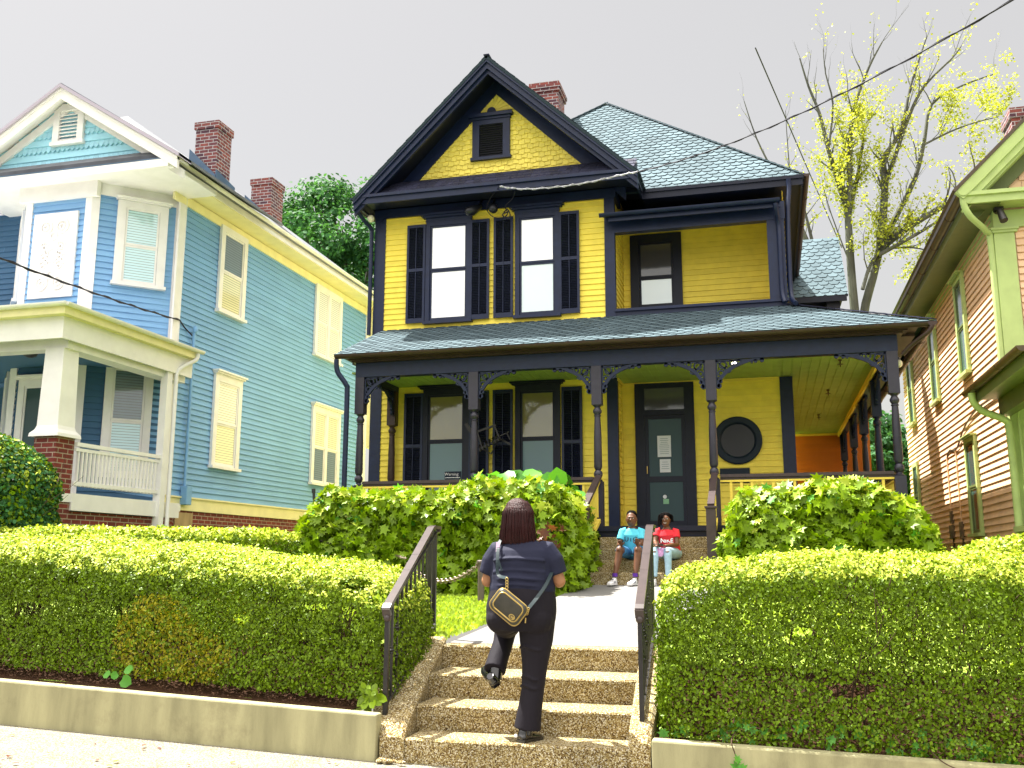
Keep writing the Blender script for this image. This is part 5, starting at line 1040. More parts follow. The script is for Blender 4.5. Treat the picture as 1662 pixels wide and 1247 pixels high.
def hedge(loc, label, n, size, leafm, x0, x1, y0, y1, zb, top, ntw=40, name='hedge', group=None, cat='hedge', mixf=None, shape='diamond', leafname='foliage', jit=.7, sv=.35, lit_share=.72, **k):
    up0 = k.get('up', 0); t = thing(name, loc, label, cat, group); P, N_ = hedge_pts(n, x0, x1, y0, y1, zb, top, **k)
    if fi_ := k.get('fi', 0): sel = (N_[:, 2] > .45) & (NR.uniform(0, 1, len(P)) < .03); P[sel, 2] += NR.uniform(0, .055, sel.sum()); P[~sel & (NR.uniform(0, 1, len(P)) < .006), 1] -= .03
    mix = mixf(P) if mixf else None
    if lit_share and cat in ('hedge', 'shrub'):      # sunlight on the tops painted in as a paler leaf colour
        leafm = (leafm if isinstance(leafm, list) else [leafm])+['leaf_sunlit']; mix = np.zeros(len(P), np.int32) if mix is None else mix
        mix[(N_[:, 2] > .25+up0) & (P[:, 2] > top(P[:, 0])-(.16 if cat == 'hedge' else .6)) & (NR.uniform(0, 1, len(P)) < lit_share)] = len(leafm)-1
    leaves(leafname, P, N_, size, shape, leafm, t, jit=jit, mix=mix, sizevar=sv)
    if ntw: rr_ = k.get('rnd', .16); mb = MB(); twigs(mb, ntw, x0+.1+rr_, x1-.1-rr_, y0+.1+rr_, y1-.1-rr_, zb, lambda x: top(x)-rr_*.8); mb.build('stems', 'twig', t)
    return t
zbL = ip([-12, -6.2, -4.5, -2.8], [-.80, -.86, -.93, -1.02])
topL = ip([-12, -7.2, -5.9, -4.65, -3.75, -3.2, -2.9, -2.78], [.24, .16, .11, .03, -.06, -.12, -.17, -.24])
HO = [(-3.28, 7.4, -.19, .15, 1.5, .05, .10), (-3.05, 7.4, -.30, .10, 1.5, .04, .12), (-3.62, 7.4, -.38, .13, 1.5, .035, .12), (-3.33, 7.4, -.42, .07, 1.5, .07, .15), (-4.3, 7.4, -.48, .09, 1.5, .05, .2), (-4.0, 7.4, -.33, .08, 1.5, .025, .2), (-3.0, 7.4, -.66, .07, 1.5, .06, .25), (-3.7, 7.4, -.66, .08, 1.5, .04, .3), (-5.55, 6.9, -.16, .07, .3, .05, .03), (-6.0, 6.9, -.40, .17, .3, .06, .1), (-3.1, 6.9, -.50, .1, .3, .09, .15), (-5.1, 6.9, -.40, .12, .25, .05, .3), (-4.65, 6.9, -.2, .06, .25, .04, .2), (-3.9, 6.9, -.22, .07, .25, .05, .2)]
def mixL(P): q = ((P[:, 0]+4.75)/.38)**2+((P[:, 2]+.62)/.36)**2; s = ((P[:, 0]+4.35)/.3)**2+((P[:, 2]+.75)/.2)**2; return ((np.minimum(q, s) < 1) & (NR.uniform(0, 1, len(P)) < .55)).astype(np.int32)
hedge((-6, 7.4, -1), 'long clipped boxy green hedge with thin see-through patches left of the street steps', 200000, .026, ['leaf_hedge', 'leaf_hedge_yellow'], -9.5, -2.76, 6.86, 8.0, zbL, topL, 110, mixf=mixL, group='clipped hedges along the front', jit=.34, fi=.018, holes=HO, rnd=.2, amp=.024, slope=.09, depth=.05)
zbR = ip([-1, .3, 1.5, 6], [-1.17, -1.20, -1.24, -1.36])
topR = ip([-.85, -.72, -.55, -.3, .2, .9, 1.5, 6], [-.24, -.11, -.04, .0, .045, .05, .02, .0])
HR = [(.46, 6.95, -.82, .17, .38, .05, .01), (.56, 6.95, -.80, .09, .35, .04, .01), (.20, 7.4, -.50, .10, 1.5, .04, .08), (.10, 7.4, -.545, .05, 1.5, .03, .2), (-.08, 7.4, -.575, .10, 1.5, .018, .2), (1.25, 7.4, -.72, .07, 1.5, .018, .2), (.62, 7.4, -.45, .05, 1.5, .02, .3), (-.4, 6.9, -.9, .08, .2, .05, .3), (1.2, 6.9, -.42, .06, .2, .04, .4)]
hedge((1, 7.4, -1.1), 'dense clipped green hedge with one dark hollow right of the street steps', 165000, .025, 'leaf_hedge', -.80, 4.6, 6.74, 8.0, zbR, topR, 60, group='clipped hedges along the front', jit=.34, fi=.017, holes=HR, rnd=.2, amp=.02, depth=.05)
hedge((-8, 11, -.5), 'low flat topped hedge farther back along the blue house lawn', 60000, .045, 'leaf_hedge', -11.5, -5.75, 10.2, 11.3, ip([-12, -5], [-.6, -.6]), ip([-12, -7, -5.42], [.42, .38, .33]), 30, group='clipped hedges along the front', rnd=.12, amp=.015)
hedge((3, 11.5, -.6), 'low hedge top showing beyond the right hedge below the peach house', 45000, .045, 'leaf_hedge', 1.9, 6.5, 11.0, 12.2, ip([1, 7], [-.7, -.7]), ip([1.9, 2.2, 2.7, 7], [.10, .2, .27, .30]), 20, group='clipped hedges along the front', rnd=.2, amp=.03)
hedge((-9.9, 11.2, -.4), 'tall rounded dark glossy shrub at the left edge before the blue porch', 60000, .055, ['leaf_tree', 'leaf_hedge'], -13.2, -9.4, 10.3, 11.5, ip([-13, -8], [-.6, -.6]), ip([-13, -10.6, -10.2, -9.8, -9.5, -9.4], [1.80, 1.78, 1.70, 1.5, 1.2, 1.0]), 20, name='shrub', cat='shrub', rnd=.35, amp=.05, mixf=lambda P: (NR.uniform(0, 1, len(P)) < .35).astype(np.int32), shape='oval', lit_share=.12)
zB = ip([-10, 10], [-.45, -.45])
# lobed-leaf shrubs before the porch
def mixo(P): return np.where(NR.uniform(0, 1, len(P)) < .975, 0, 1).astype(np.int32)
bx, bz = [-6.66, -6.5, -6.2, -5.95, -5.5, -5.0, -4.3, -3.7, -3.0, -2.65, -2.45, -2.38], [.30, .55, .92, 1.05, .90, .98, .98, 1.10, 1.05, .85, .5, .35]
hedge((-4.5, 13.3, -.45), 'wide mounded shrub of lobed yellow green leaves before the porch, left of the porch steps', 15000, .112, ['leaf_oak', 'leaf_big'], -6.66, -2.50, 12.5, 14.6, zB, ip(bx, bz), 50, name='shrub', cat='shrub', group='lobed leaf shrubs before the porch', shape='lobed', rnd=.35, amp=.07, depth=.13, mixf=mixo, jit=.75, up=.25, sv=.5, lit_share=.22)
hedge((.7, 13.3, -.45), 'rounded shrub of lobed yellow green leaves before the porch, right of the porch steps', 10500, .112, ['leaf_oak', 'leaf_big'], -.62, 2.05, 12.5, 14.5, zB, ip([-.7, -.55, -.35, 0, .5, 1.0, 1.4, 1.7, 1.95, 2.1], [.35, .62, .85, .90, .96, 1.02, .95, .80, .55, .3]), 40, name='shrub', cat='shrub', group='lobed leaf shrubs before the porch', shape='lobed', rnd=.4, amp=.07, depth=.13, mixf=mixo, jit=.75, up=.25, sv=.5, lit_share=.22)
hedge((-3.4, 14.6, .3), 'darker broad leaved plant rising behind the shrub left of the porch steps', 330, .24, 'leaf_big', -4.6, -2.75, 14.2, 15.0, ip([-5, -2], [.2, .2]), ip([-4.6, -4.2, -3.7, -3.2, -2.9, -2.75], [1.0, 1.28, 1.36, 1.36, 1.05, .9]), 12, name='plant', cat='plant', shape='round', rnd=.2, depth=.12, amp=.03, jit=.45, up=.6)
hedge((-2.55, 12.9, -.4), 'tuft of reddish brown dying leaves on the right side of the left shrub', 16, .11, 'leaf_red', -2.95, -2.6, 12.35, 12.55, ip([-4, -2], [.15, .15]), ip([-4, -2], [.55, .55]), 0, name='dead_leaves', cat='leaves', shape='lobed', rnd=.05, depth=.1)
# ivy at the right wall and small sprouts
def sprout(name, pts, size, m, shape, label, cat, n3=(0, -1, .3)):
    t = leaves(name, pts, [n3]*len(pts), size, shape, m, jit=.35); return tag(t, label, cat)
iv = [(x, 6.80-.05*random.random(), -1.13-.03*(x+.8)+random.uniform(-.03, .12)) for x in [random.uniform(-.75, 2.2) for _ in range(80)]]
mb = MB(); t = thing('ivy', (-.2, 6.55, -1.4), 'ivy creeping along the foot of the right hedge and trailing down the pale wall', 'ivy')
vine = smooth_path([(-.27, 6.80, -1.10), (-.29, 6.56, -1.13), (-.27, 6.54, -1.20), (-.245, 6.54, -1.28), (-.25, 6.54, -1.36)]); mb.tube(vine, .004, 5); mb.tube(smooth_path([(.9, 6.8, -1.15), (.95, 6.56, -1.19), (1.05, 6.55, -1.23), (1.12, 6.55, -1.22)]), .004, 5); mb.build('stem', 'twig', t)
leaves('foliage', iv+[(-.25+random.uniform(-.02, .02), 6.52, -1.25-random.random()*.1) for _ in range(9)], [(0, -1, .3)]*(len(iv)+9), .055, 'lobed', 'leaf_big', t, jit=.3)
sprout('weed', [(-2.85+random.uniform(-.06, .06), 6.78, -1.03+random.uniform(0, .12)) for _ in range(34)], .07, 'leaf_oak', 'oval', 'grassy weed tuft between the left wall and the handrail post', 'weed')
sprout('weed', [(-4.98, 6.76, -.88), (-4.92, 6.74, -.92), (-4.86, 6.76, -.86), (-5.05, 6.75, -.90)], .075, 'leaf_big', 'round', 'broad leaved weed sprouting from the soil behind the left wall', 'weed')
# ---------------------------------------------------------------- trees
def branchy(mb, pts, r0, r1, depth, tips, rnd, spread=.75, twigl=1.2, every=1):
    n = len(pts); mb.tube(pts, [r0+(r1-r0)*i/(n-1) for i in range(n)], 7 if r0 > .05 else 4, cap=False)
    if depth <= 0: tips.append(pts[-1]); return
    for i in range(1, n):
        if rnd.random() > every: continue
        d = (pts[i]-pts[i-1]).normalized(); e = (d+V((rnd.uniform(-1, 1), rnd.uniform(-1, 1), rnd.uniform(-.2, .7)))*spread).normalized(); L_ = twigl*rnd.uniform(.5, 1.2); rr_ = (r0+(r1-r0)*i/(n-1))*.5
        q = [pts[i]]; 
        for k in range(4): e = (e+V((rnd.uniform(-.3, .3), rnd.uniform(-.3, .3), .12))).normalized(); q.append(q[-1]+e*L_/4)
        tips += q[2:]; branchy(mb, q, rr_, rr_*.25, depth-1, tips, rnd, spread, twigl*.5, every*.8)
def crown_tree(loc, top, center, R, label, m, n_cl, per, size, trunk_r, seed, group=None, sq=.8, name='tree', cat='tree', shape='oval'):
    t = thing(name, loc, label, cat, group); rnd = random.Random(seed); c = V(center); mb = MB(); tips = []
    base = V(loc); tr = [base, base.lerp(c, .45)+V((.15, 0, 0)), c.lerp(base, .25)]; mb.tube(smooth_path(tr, 4), [trunk_r*(1-.06*i) for i in range(9)], 9)
    cl = []
    for i in range(n_cl):
        a, u = rnd.uniform(0, 2*math.pi), rnd.uniform(-.75, 1); rr_ = math.sqrt(1-u*u)*R; f = rnd.uniform(.55, 1)
        p = c+V((math.cos(a)*rr_*f, math.sin(a)*rr_*f, u*R*sq*f)); cl.append((p, rnd.uniform(.16, .30)*R)); q = [tr[2]+(p-tr[2])*k/4+V((rnd.uniform(-.1, .1), 0, rnd.uniform(0, .15)*R*.3*(1-k/4))) for k in range(5)]; q[0] = tr[2]; mb.tube(q, [trunk_r*.35*(1-.2*k) for k in range(5)], 5, cap=False)
    mb.build('trunk', 'bark', t)
    P = []; N_ = []
    for p, r in cl:
        v = NR.normal(0, 1, (per, 3)); v /= np.linalg.norm(v, axis=1)[:, None]; rad = NR.uniform(.35, 1.05, per)**.6*r; q = v*rad[:, None]*np.array([1.15, 1.15, .65]); P.append(np.array(p)+q); N_.append(v+np.array([0, 0, .7]))
    leaves('crown', np.concatenate(P), np.concatenate(N_), size, shape, m, t, jit=.6); return t
c = at(585, 455, 36); crown_tree((c.x, 36, 0), None, c, 4.5, 'full dark green tree rising between the blue and yellow houses', ['leaf_tree'], 105, 330, .17, .28, 5, sq=.95)
for (px, py, Y, R, lab, sd) in ((1405, 770, 33, 2.3, 'bushy green tree seen low through the side porch posts', 3), (1455, 790, 36, 2.2, 'lower bushy tree behind the gap beside the peach house', 8)):
    c = at(px, py, Y); crown_tree((c.x, Y, -.2), None, c, R, lab, ['leaf_tree', 'leaf_oak'][:1], 40, 350, .16, .15, sd, group='green trees behind the side porch')
t = thing('tree', (3.0, 30, 0), 'tall sparse tree with two leaning trunks and thin yellow green leaves behind the porch roof', 'tree')
YT = 30; T = lambda l, dy=0: [at(px, py, YT+dy+(i*.12 if dy else 0)) for i, (px, py) in enumerate(l)]
mb = MB(); tips = []; rnd = random.Random(11)
def limb_(l, r0, r1, d=2, tl=1.3, ev=.75, dy=0):
    p = smooth_path(T(l, dy), 3); branchy(mb, p, r0, r1, d, tips, rnd, .8, tl, ev)
base = at(1398, 700, YT)
mb.tube(smooth_path([V((base.x+.1, YT, -.2)), base]+T([(1390, 540), (1384, 470), (1379, 400), (1376, 342)]), 3), [.165-.004*i for i in range(16)], 10)
mb.tube(smooth_path([V((base.x+.4, YT, -.2)), at(1390, 700, YT)]+T([(1400, 525), (1417, 450), (1429, 400)]), 3), [.15-.003*i for i in range(13)], 10)
limb_([(1376, 345), (1362, 300), (1345, 245), (1330, 185), (1312, 140), (1298, 95)], .10, .02)
limb_([(1377, 345), (1379, 290), (1380, 220), (1388, 170), (1410, 110), (1432, 68)], .11, .02)
limb_([(1380, 340), (1392, 285), (1400, 230), (1402, 205), (1425, 180)], .07, .015, dy=.2)
limb_([(1345, 240), (1352, 170), (1340, 120), (1336, 80)], .05, .012)
limb_([(1429, 400), (1433, 350), (1436, 300), (1432, 262), (1452, 230), (1467, 195), (1478, 140), (1504, 60)], .14, .02)
limb_([(1436, 300), (1450, 262), (1475, 190), (1500, 140), (1545, 95), (1560, 75)], .08, .015)
limb_([(1430, 400), (1458, 345), (1485, 290), (1500, 230), (1512, 170), (1560, 140), (1615, 120)], .10, .018, dy=.3)
limb_([(1428, 405), (1470, 372), (1530, 335), (1580, 300), (1625, 255), (1655, 215)], .12, .04)
limb_([(1425, 415), (1480, 385), (1530, 355), (1575, 330)], .07, .02, dy=-.3)
limb_([(1500, 235), (1540, 215), (1580, 200), (1620, 190)], .04, .012)
limb_([(1400, 470), (1415, 425), (1440, 405), (1480, 402), (1510, 408)], .06, .015, dy=-.4)
limb_([(1320, 400), (1308, 350), (1298, 310)], .06, .02, d=1); limb_([(1312, 395), (1290, 345), (1258, 285), (1228, 225), (1208, 165)], .06, .012, d=1, tl=1.0); limb_([(1305, 390), (1285, 300), (1278, 230), (1275, 180)], .035, .012, d=1, tl=.9)
limb_([(1380, 430), (1350, 350), (1335, 300)], .03, .01, d=1, tl=.9)
mb.build('trunk', 'bark', t, recalc=False)
def wgt(p):
    return 1
tp = np.array([tuple(p) for p in tips]); P = []
sel = NR.uniform(0, 1, len(tp)); dens = [at(*q) for q in ((1450, 410, 30), (1490, 400, 30), (1530, 365, 30), (1570, 350, 30), (1560, 190, 30), (1590, 150, 30), (1600, 210, 30), (1575, 130, 30), (1385, 230, 30), (1370, 300, 30), (1545, 400, 30), (1620, 250, 30), (1500, 430, 30), (1350, 260, 30), (1420, 400, 30), (1385, 190, 30))]
for p, s in zip(tp, sel):
    dd = min((V(p)-q).length for q in dens); k = 0
    if dd < 1.0: k = 9
    elif dd < 1.7: k = 4
    elif s < .22: k = 2
    for _ in range(k): P.append(p+NR.normal(0, .09, 3))
for q in dens:
    for j in range(7):
        cc = np.array(q)+NR.normal(0, .42, 3)
        for _ in range(42): P.append(cc+NR.normal(0, .12, 3))
for l in ([(1376, 345), (1355, 280), (1335, 200)], [(1378, 340), (1379, 290), (1381, 225)], [(1429, 400), (1434, 340), (1437, 290), (1470, 200)]):
    q = smooth_path(T(l), 10)
    for p in q:
        for _ in range(26): P.append(np.array(p)+NR.normal(0, .14, 3))
leaves('crown', P, [(0, -.3, .8)]*len(P), .075, 'oval', 'leaf_elm', t, jit=.9)

lit = leaves('fallen_leaves', [(random.uniform(-6, 2), random.uniform(5.2, 6.5), 0) for _ in range(70)], [(0, 0, 1)]*70, .035, 'oval', ['leaf_hedge_yellow', 'leaf_red'], jit=.15, droop=0, mix=[random.randint(0, 1) for _ in range(70)])
for v in lit.data.vertices: v.co.z += pave_z(v.co.x)+.012
tag(lit, 'small dry leaves scattered over the pavement below the walls', 'leaves', kind='stuff')
# ================================================================ people
def fuse(name, mb, voxel, m, parent, smooth_it=3, fac=.5):
    o = mb.build('tmp', m, recalc=True); r = o.modifiers.new('r', 'REMESH'); r.mode = 'VOXEL'; r.voxel_size = voxel
    s = o.modifiers.new('s', 'SMOOTH'); s.factor = fac; s.iterations = smooth_it; bpy.context.view_layer.update()
    me = bpy.data.meshes.new_from_object(o.evaluated_get(bpy.context.evaluated_depsgraph_get())); me.name = name
    COL.objects.unlink(o); bpy.data.objects.remove(o); me.polygons.foreach_set('use_smooth', [True]*len(me.polygons))
    if not me.materials: me.materials.append(MATS[m])
    n = bpy.data.objects.new(name, me); COL.objects.link(n)
    if parent: attach(n, parent)
    return n
def hand(mb, wrist, d, palm_n, L_=.17, curl=.5, thumb=1):
    w0 = V(wrist); d = V(d).normalized(); n = V(palm_n).normalized(); n = (n-d*n.dot(d)).normalized(); s = d.cross(n)*thumb; k = L_/.18
    mb.limb([w0-d*.01, w0+d*.03*k, w0+d*.07*k, w0+d*.095*k], [(.024*k, .018*k), (.036*k, .016*k), (.042*k, .014*k), (.038*k, .011*k)], 10, ref=s)
    for i, (off, ln) in enumerate(((.030, .068), (.010, .076), (-.011, .070), (-.031, .054))):
        p = w0+d*.088*k+s*off*k; e = d.copy(); q = [p]
        for j in range(3): e = (e+n*curl*(.5+.3*j)*.8).normalized(); p = p+e*ln*k*(.42, .32, .26)[j]; q.append(p)
        mb.tube(q, [.0095*k, .009*k, .0085*k, .007*k], 7)
    p = w0+d*.03*k+s*.032*k; q = [p, p+(s*.8+d*.6+n*.3).normalized()*.035*k, p+(s*.6+d*.9+n*.6).normalized()*.065*k]; mb.tube(q, [.013*k, .011*k, .008*k], 7)
# ---- woman on the steps, seen from behind
WX = -1.715
Wm = thing('person', (-1.67, 6.76, -1.225), 'woman seen from behind climbing the street steps in a dark top and flared trousers', 'person')
mb = MB()
mb.limb([(WX, 6.77, -.45), (WX, 6.78, -.2), (WX, 6.78, -.02), (WX, 6.78, .07), (WX-.01, 6.78, .13), (WX-.015, 6.79, .2)], [(.2, .15), (.18, .13), (.17, .13), (.15, .09), (.07, .06), (.055, .055)])
mb.ell((WX-.02, 6.80, .27), .078, .095, .115, 18, 14)
for s in (-1, 1): mb.ell((WX-.02+s*.078, 6.80, .265), .012, .02, .032)
mb.ell((WX-.02, 6.895, .262), .014, .022, .018); mb.ell((WX-.02, 6.885, .215), .028, .012, .010)
for s in (-1, 1):
    sh = V((WX+s*.185, 6.78, .05)); elb = V((WX+s*.262, 6.80, -.145)); wr = V((WX+s*.10, 7.03, -.05))
    mb.limb([sh, sh.lerp(elb, .5), elb], [.062, .055, .047]); mb.limb([elb, elb.lerp(wr, .35), wr], [.047, .043, .028], ref=V((0, 0, 1))); hand(mb, wr, (-.45*s, .6, .55), (-s*.6, -.5, .2), .16, .7, s)
    mb.ell(elb, .048, .048, .048)
mb.limb([(WX+.1, 6.77, -.45), (-1.63, 6.77, -.78), (-1.66, 6.76, -1.10)], [.09, .06, .045]); mb.limb([(WX-.12, 6.8, -.42), (-1.90, 7.02, -.50), (-1.915, 6.93, -.70)], [.08, .06, .04])
body = fuse('body', mb, .006, 'skin_brown', Wm)
mb = MB()
for s in (-1, 1): mb.ell((WX-.02+s*.032, 6.882, .285), .012, .008, .008, 8, 6)
mb.build('eyes', 'eye_white', body)
mb = MB()      # hair: chin length bob tipped back
hx, hy = -1.742, 6.775
mb.limb([(hx+.005, hy+.02, .432), (hx+.003, hy+.015, .42), (hx, hy+.01, .395), (hx, hy, .35), (hx, hy-.005, .29), (hx, hy-.012, .23), (hx-.002, hy-.015, .17), (hx-.002, hy-.015, .135), (hx, hy-.005, .12)], [(.03, .03), (.062, .06), (.090, .088), (.108, .105), (.116, .108), (.124, .105), (.132, .095), (.132, .085), (.10, .06)], 22)
hair = fuse('hair', mb, .006, 'hair_red', body, 2)
mb = MB()
for i in range(90):     # loose strands over the back of the bob
    a = random.uniform(-.95*math.pi, -.05*math.pi); b = a+random.uniform(-.1, .1); rj = 1+random.uniform(-.02, .035)
    pts = [V((hx+math.cos(b)*rx*rj, hy+yo+math.sin(b)*ry*rj, z)) for rx, ry, yo, z in ((.065, .062, .01, .418), (.109, .106, 0, .35), (.117, .110, -.006, .29), (.126, .107, -.012, .22), (.134, .096, -.015, .165), (.130+random.uniform(-.01, .008), .09, -.012, .118+random.uniform(-.012, .01)))]
    mb.tube(smooth_path(pts, 3), .0028, 4)
mb.build('strands', 'hair_red', hair, smooth=80)
mb = MB()
Z = [-.225, -.19, -.15, -.11, -.07, -.02, .03, .07, .10, .13, .155]; RX = [.238, .240, .232, .236, .226, .222, .222, .21, .175, .12, .085]; RY = [.185, .18, .175, .172, .165, .165, .155, .14, .11, .09, .075]
mb.limb([(WX, 6.775, z) for z in Z], list(zip(RX, RY)), 28)
for s in (-1, 1):
    sh = V((WX+s*.165, 6.78, .055)); elb = V((WX+s*.255, 6.79, -.10)); mb.limb([sh+V((-s*.05, 0, .02)), sh, sh.lerp(elb, .5)+V((s*.012, 0, .01)), elb], [(.07, .07), (.092, .085), (.082, .085), (.071, .076)], 18)
for z, dx in ((-.08, .0), (-.135, .01), (.0, 0), (-.18, 0)):    # folds across the back
    mb.tube(smooth_path([(WX-.19+dx, 6.68, z-.006), (WX-.1, 6.614+(.012 if z > -.1 else 0), z+.008), (WX, 6.603+(.010 if z > -.1 else 0), z+.012), (WX+.1, 6.612+(.012 if z > -.1 else 0), z+.004), (WX+.19, 6.68, z-.004)], 4), .0105, 6)
sh_ = fuse('shirt', mb, .007, 'shirt_navy', body, 4)
mb = MB()
mb.limb([(WX, 6.775, -.20), (WX, 6.77, -.27), (WX-.005, 6.765, -.34), (WX-.008, 6.765, -.41), (WX-.01, 6.77, -.47)], [(.232, .18), (.246, .195), (.253, .21), (.248, .205), (.22, .18)], 28)
mb.ell((WX-.125, 6.735, -.405), .125, .15, .115, 16, 12); mb.ell((WX+.115, 6.735, -.40), .125, .15, .13, 16, 12)
mb.limb([(WX+.105, 6.77, -.42), (-1.612, 6.77, -.55), (-1.622, 6.765, -.72), (-1.635, 6.76, -.88), (-1.655, 6.75, -1.02), (-1.672, 6.745, -1.145)], [(.132, .14), (.118, .12), (.090, .095), (.080, .085), (.084, .09), (.094, .10)], 20)
mb.limb([(WX-.12, 6.80, -.41), (-1.87, 6.93, -.46), (-1.905, 7.03, -.51), (-1.915, 6.99, -.60), (-1.928, 6.90, -.70), (-1.935, 6.84, -.775)], [(.12, .12), (.10, .105), (.082, .085), (.074, .075), (.075, .075), (.080, .082)], 20)
for z0_, x0_, w0_ in ((-.80, -1.632, .075), (-.86, -1.64, .075), (-1.06, -1.66, .08), (-.60, -1.62, .10)):
    mb.tube(smooth_path([(x0_-w0_, 6.72, z0_), (x0_-w0_*.4, 6.672 if z0_ < -.7 else 6.655, z0_+.014), (x0_+w0_*.4, 6.675 if z0_ < -.7 else 6.66, z0_-.012), (x0_+w0_, 6.725, z0_+.008)], 4), .009, 6)
tr_ = fuse('trousers', mb, .007, 'trouser', body, 4)
def shoe(parent, heel, toe, m, w_=.042, h=.06, sole=None, laces=None, up=V((0, 0, 1)), name='shoe', vox=.005):
    heel, toe = V(heel), V(toe); d = (toe-heel); L_ = d.length; d.normalize(); s = d.cross(up).normalized(); u = s.cross(d); mb = MB()
    mb.limb([heel+d*L_*f+u*hh for f, hh in ((-.03, h*.45), (.08, h*.55), (.3, h*.55), (.55, h*.42), (.8, h*.33), (.97, h*.25))], [(w_*.6, h*.35), (w_*.88, h*.55), (w_*.85, h*.55), (w_*.98, h*.42), (w_, h*.33), (w_*.6, h*.2)], 12, ref=s)
    mb.limb([heel+d*L_*.14+u*h*.7, heel+d*L_*.16+u*h*1.35], [(w_*.8, w_*.95), (w_*.72, w_*.85)], 12, ref=s)
    o = fuse(name, mb, vox, m, parent, 2)
    mb = MB(); q = []
    for f, ww in ((-.04, .55), (.04, .85), (.3, .85), (.6, 1.02), (.85, .98), (1.0, .55)): q.append((f, ww))
    ol = [heel+d*L_*f+s*w_*ww for f, ww in q]+[heel+d*L_*f-s*w_*ww for f, ww in q[::-1]]; mb.prism(ol, u*.02); mb.build('sole', sole or m, o); return o
shoe(body, (-1.705, 6.67, -1.225), (-1.60, 6.875, -1.225), 'shoe_black', .044, .062)
mb = MB(); mb.ell((-1.725, 6.635, -1.175), .012, .008, .012); mb.build('shoe_glint', 'shoe_white', body)
shoe(body, (-1.905, 6.80, -.875), (-2.04, 6.95, -.77), 'shoe_black', .044, .062, up=V((-.5, -.3, .8)).normalized())
mb = MB(); mb.limb([(-1.925, 6.86, -.74), (-1.925, 6.825, -.84)], [.05, .045], 12); mb.build('sock', 'shoe_black', body, smooth=60)
mb = MB(); mb.limb([(-1.668, 6.74, -1.1), (-1.675, 6.725, -1.18)], [.05, .045], 12); mb.build('sock', 'shoe_black', body, smooth=60)
# crossbody bag on her back
bag = thing('crossbody_bag', (-1.74, 6.53, -.33), 'small dark olive crossbody bag with gold piping resting on the back of the woman', 'bag')
c = V((-1.742, 6.515, -.315)); ux = V((.80, .03, -.62)).normalized(); nn = V((0, -1, .05)).normalized(); uz = nn.cross(ux).normalized(); nn = ux.cross(uz) if ux.cross(uz).y < 0 else -ux.cross(uz)
if uz.z < 0: uz = -uz
def rrect(hw, hh, r, d): 
    out = []
    for cx, cz, a0 in ((hw-r, hh-r, 0), (-hw+r, hh-r, 90), (-hw+r, -hh+r, 180), (hw-r, -hh+r, 270)):
        for k in range(6): a = math.radians(a0+k*18); out.append(c+ux*(cx+r*math.cos(a))+uz*(cz+r*math.sin(a))+nn*d)
    return out
mb = MB(); R_ = [rrect(.105, .068, .035, -.025), rrect(.122, .082, .042, -.015), rrect(.122, .082, .042, .022), rrect(.114, .075, .04, .034), rrect(.09, .052, .03, .038)]; n = len(R_[0])
mb.add(sum(R_, []), [(i*n+k, i*n+(k+1) % n, (i+1)*n+(k+1) % n, (i+1)*n+k) for i in range(4) for k in range(n)]+[tuple(range(n)), tuple(4*n+k for k in range(n))]); mb.build('pouch', 'bag_olive', bag, smooth=50)
mb = MB(); q = rrect(.122, .082, .042, .020); mb.tube(q+[q[0]], .006, 6, cap=False); q = rrect(.10, .062, .034, .037); mb.tube(q+[q[0]], .0055, 6, cap=False); mb.build('piping', 'gold', bag, smooth=60)
mb = MB(); e = c+ux*.062-uz*.035+nn*.038; mb.prism([e+ux*.024*math.cos(a)*1.0+uz*.018*math.sin(a) for a in [2*math.pi*i/20 for i in range(20)]], nn*.005); em = mb.build('emblem', 'gold', bag)
mb = MB(); mb.ribbon([e+nn*.0052+ux*.012*math.cos(a)+uz*.010*math.sin(a) for a in [math.radians(45+270*i/14) for i in range(15)]], .005, nn*.002); mb.build('mark', 'bag_olive', em)
mb = MB(); a = c-ux*.085+uz*.085; top_ = V((WX-.145, 6.665, .105)); st = smooth_path([a+V((.0, 0, .075)), V((WX-.125, 6.585, -.10)), V((WX-.135, 6.60, .0)), top_, V((WX-.14, 6.78, .155)), V((WX-.12, 6.93, .06))], 6)
for i in range(len(st)-1): mb.bar(st[i], st[i+1]+(st[i+1]-st[i])*.08, .022, .005, V((0, -1, .4)))
mb.bar(st[12]+V((.008, -.004, 0)), V((WX-.10, 6.588, -.075)), .012, .004, V((0, -1, .2)))
mb.build('strap', 'strap_teal', bag); mb = MB(); b2_ = c+ux*.128+uz*.035; st2 = smooth_path([b2_+V((.012, .01, .045)), V((-1.555, 6.565, -.25)), V((-1.51, 6.63, -.17)), V((-1.485, 6.72, -.08)), V((-1.475, 6.80, -.02))], 6)
for i in range(len(st2)-1): mb.bar(st2[i], st2[i+1]+(st2[i+1]-st2[i])*.08, .026, .005, V((-.2, -1, .2)))
mb.build('strap', 'strap_teal', bag)
mb = MB(); mb.bar(top_+V((.0, -.012, .02)), top_+V((-.002, -.02, -.05)), .026, .006, V((0, -1, .2))); mb.build('shoulder_pad', 'strap_pink', bag)
mb = MB()
for p0, p1 in ((a, a+V((0, 0, .075))), (b2_, b2_+V((.012, .01, .045)))):
    for k in range(4): m_ = p0.lerp(p1, (k+.5)/4); r_ = (p1-p0).length*.16; mb.tube([m_+V((math.cos(t_)*.009, -.006, math.sin(t_)*r_)) for t_ in [2*math.pi*j/8 for j in range(9)]], .0032, 5, cap=False)
mb.tube([b2_+V((-.005, -.01, -.02)), b2_+V((-.007, -.012, -.055))], .005, 6); mb.build('clasps', 'gold', bag, smooth=60)
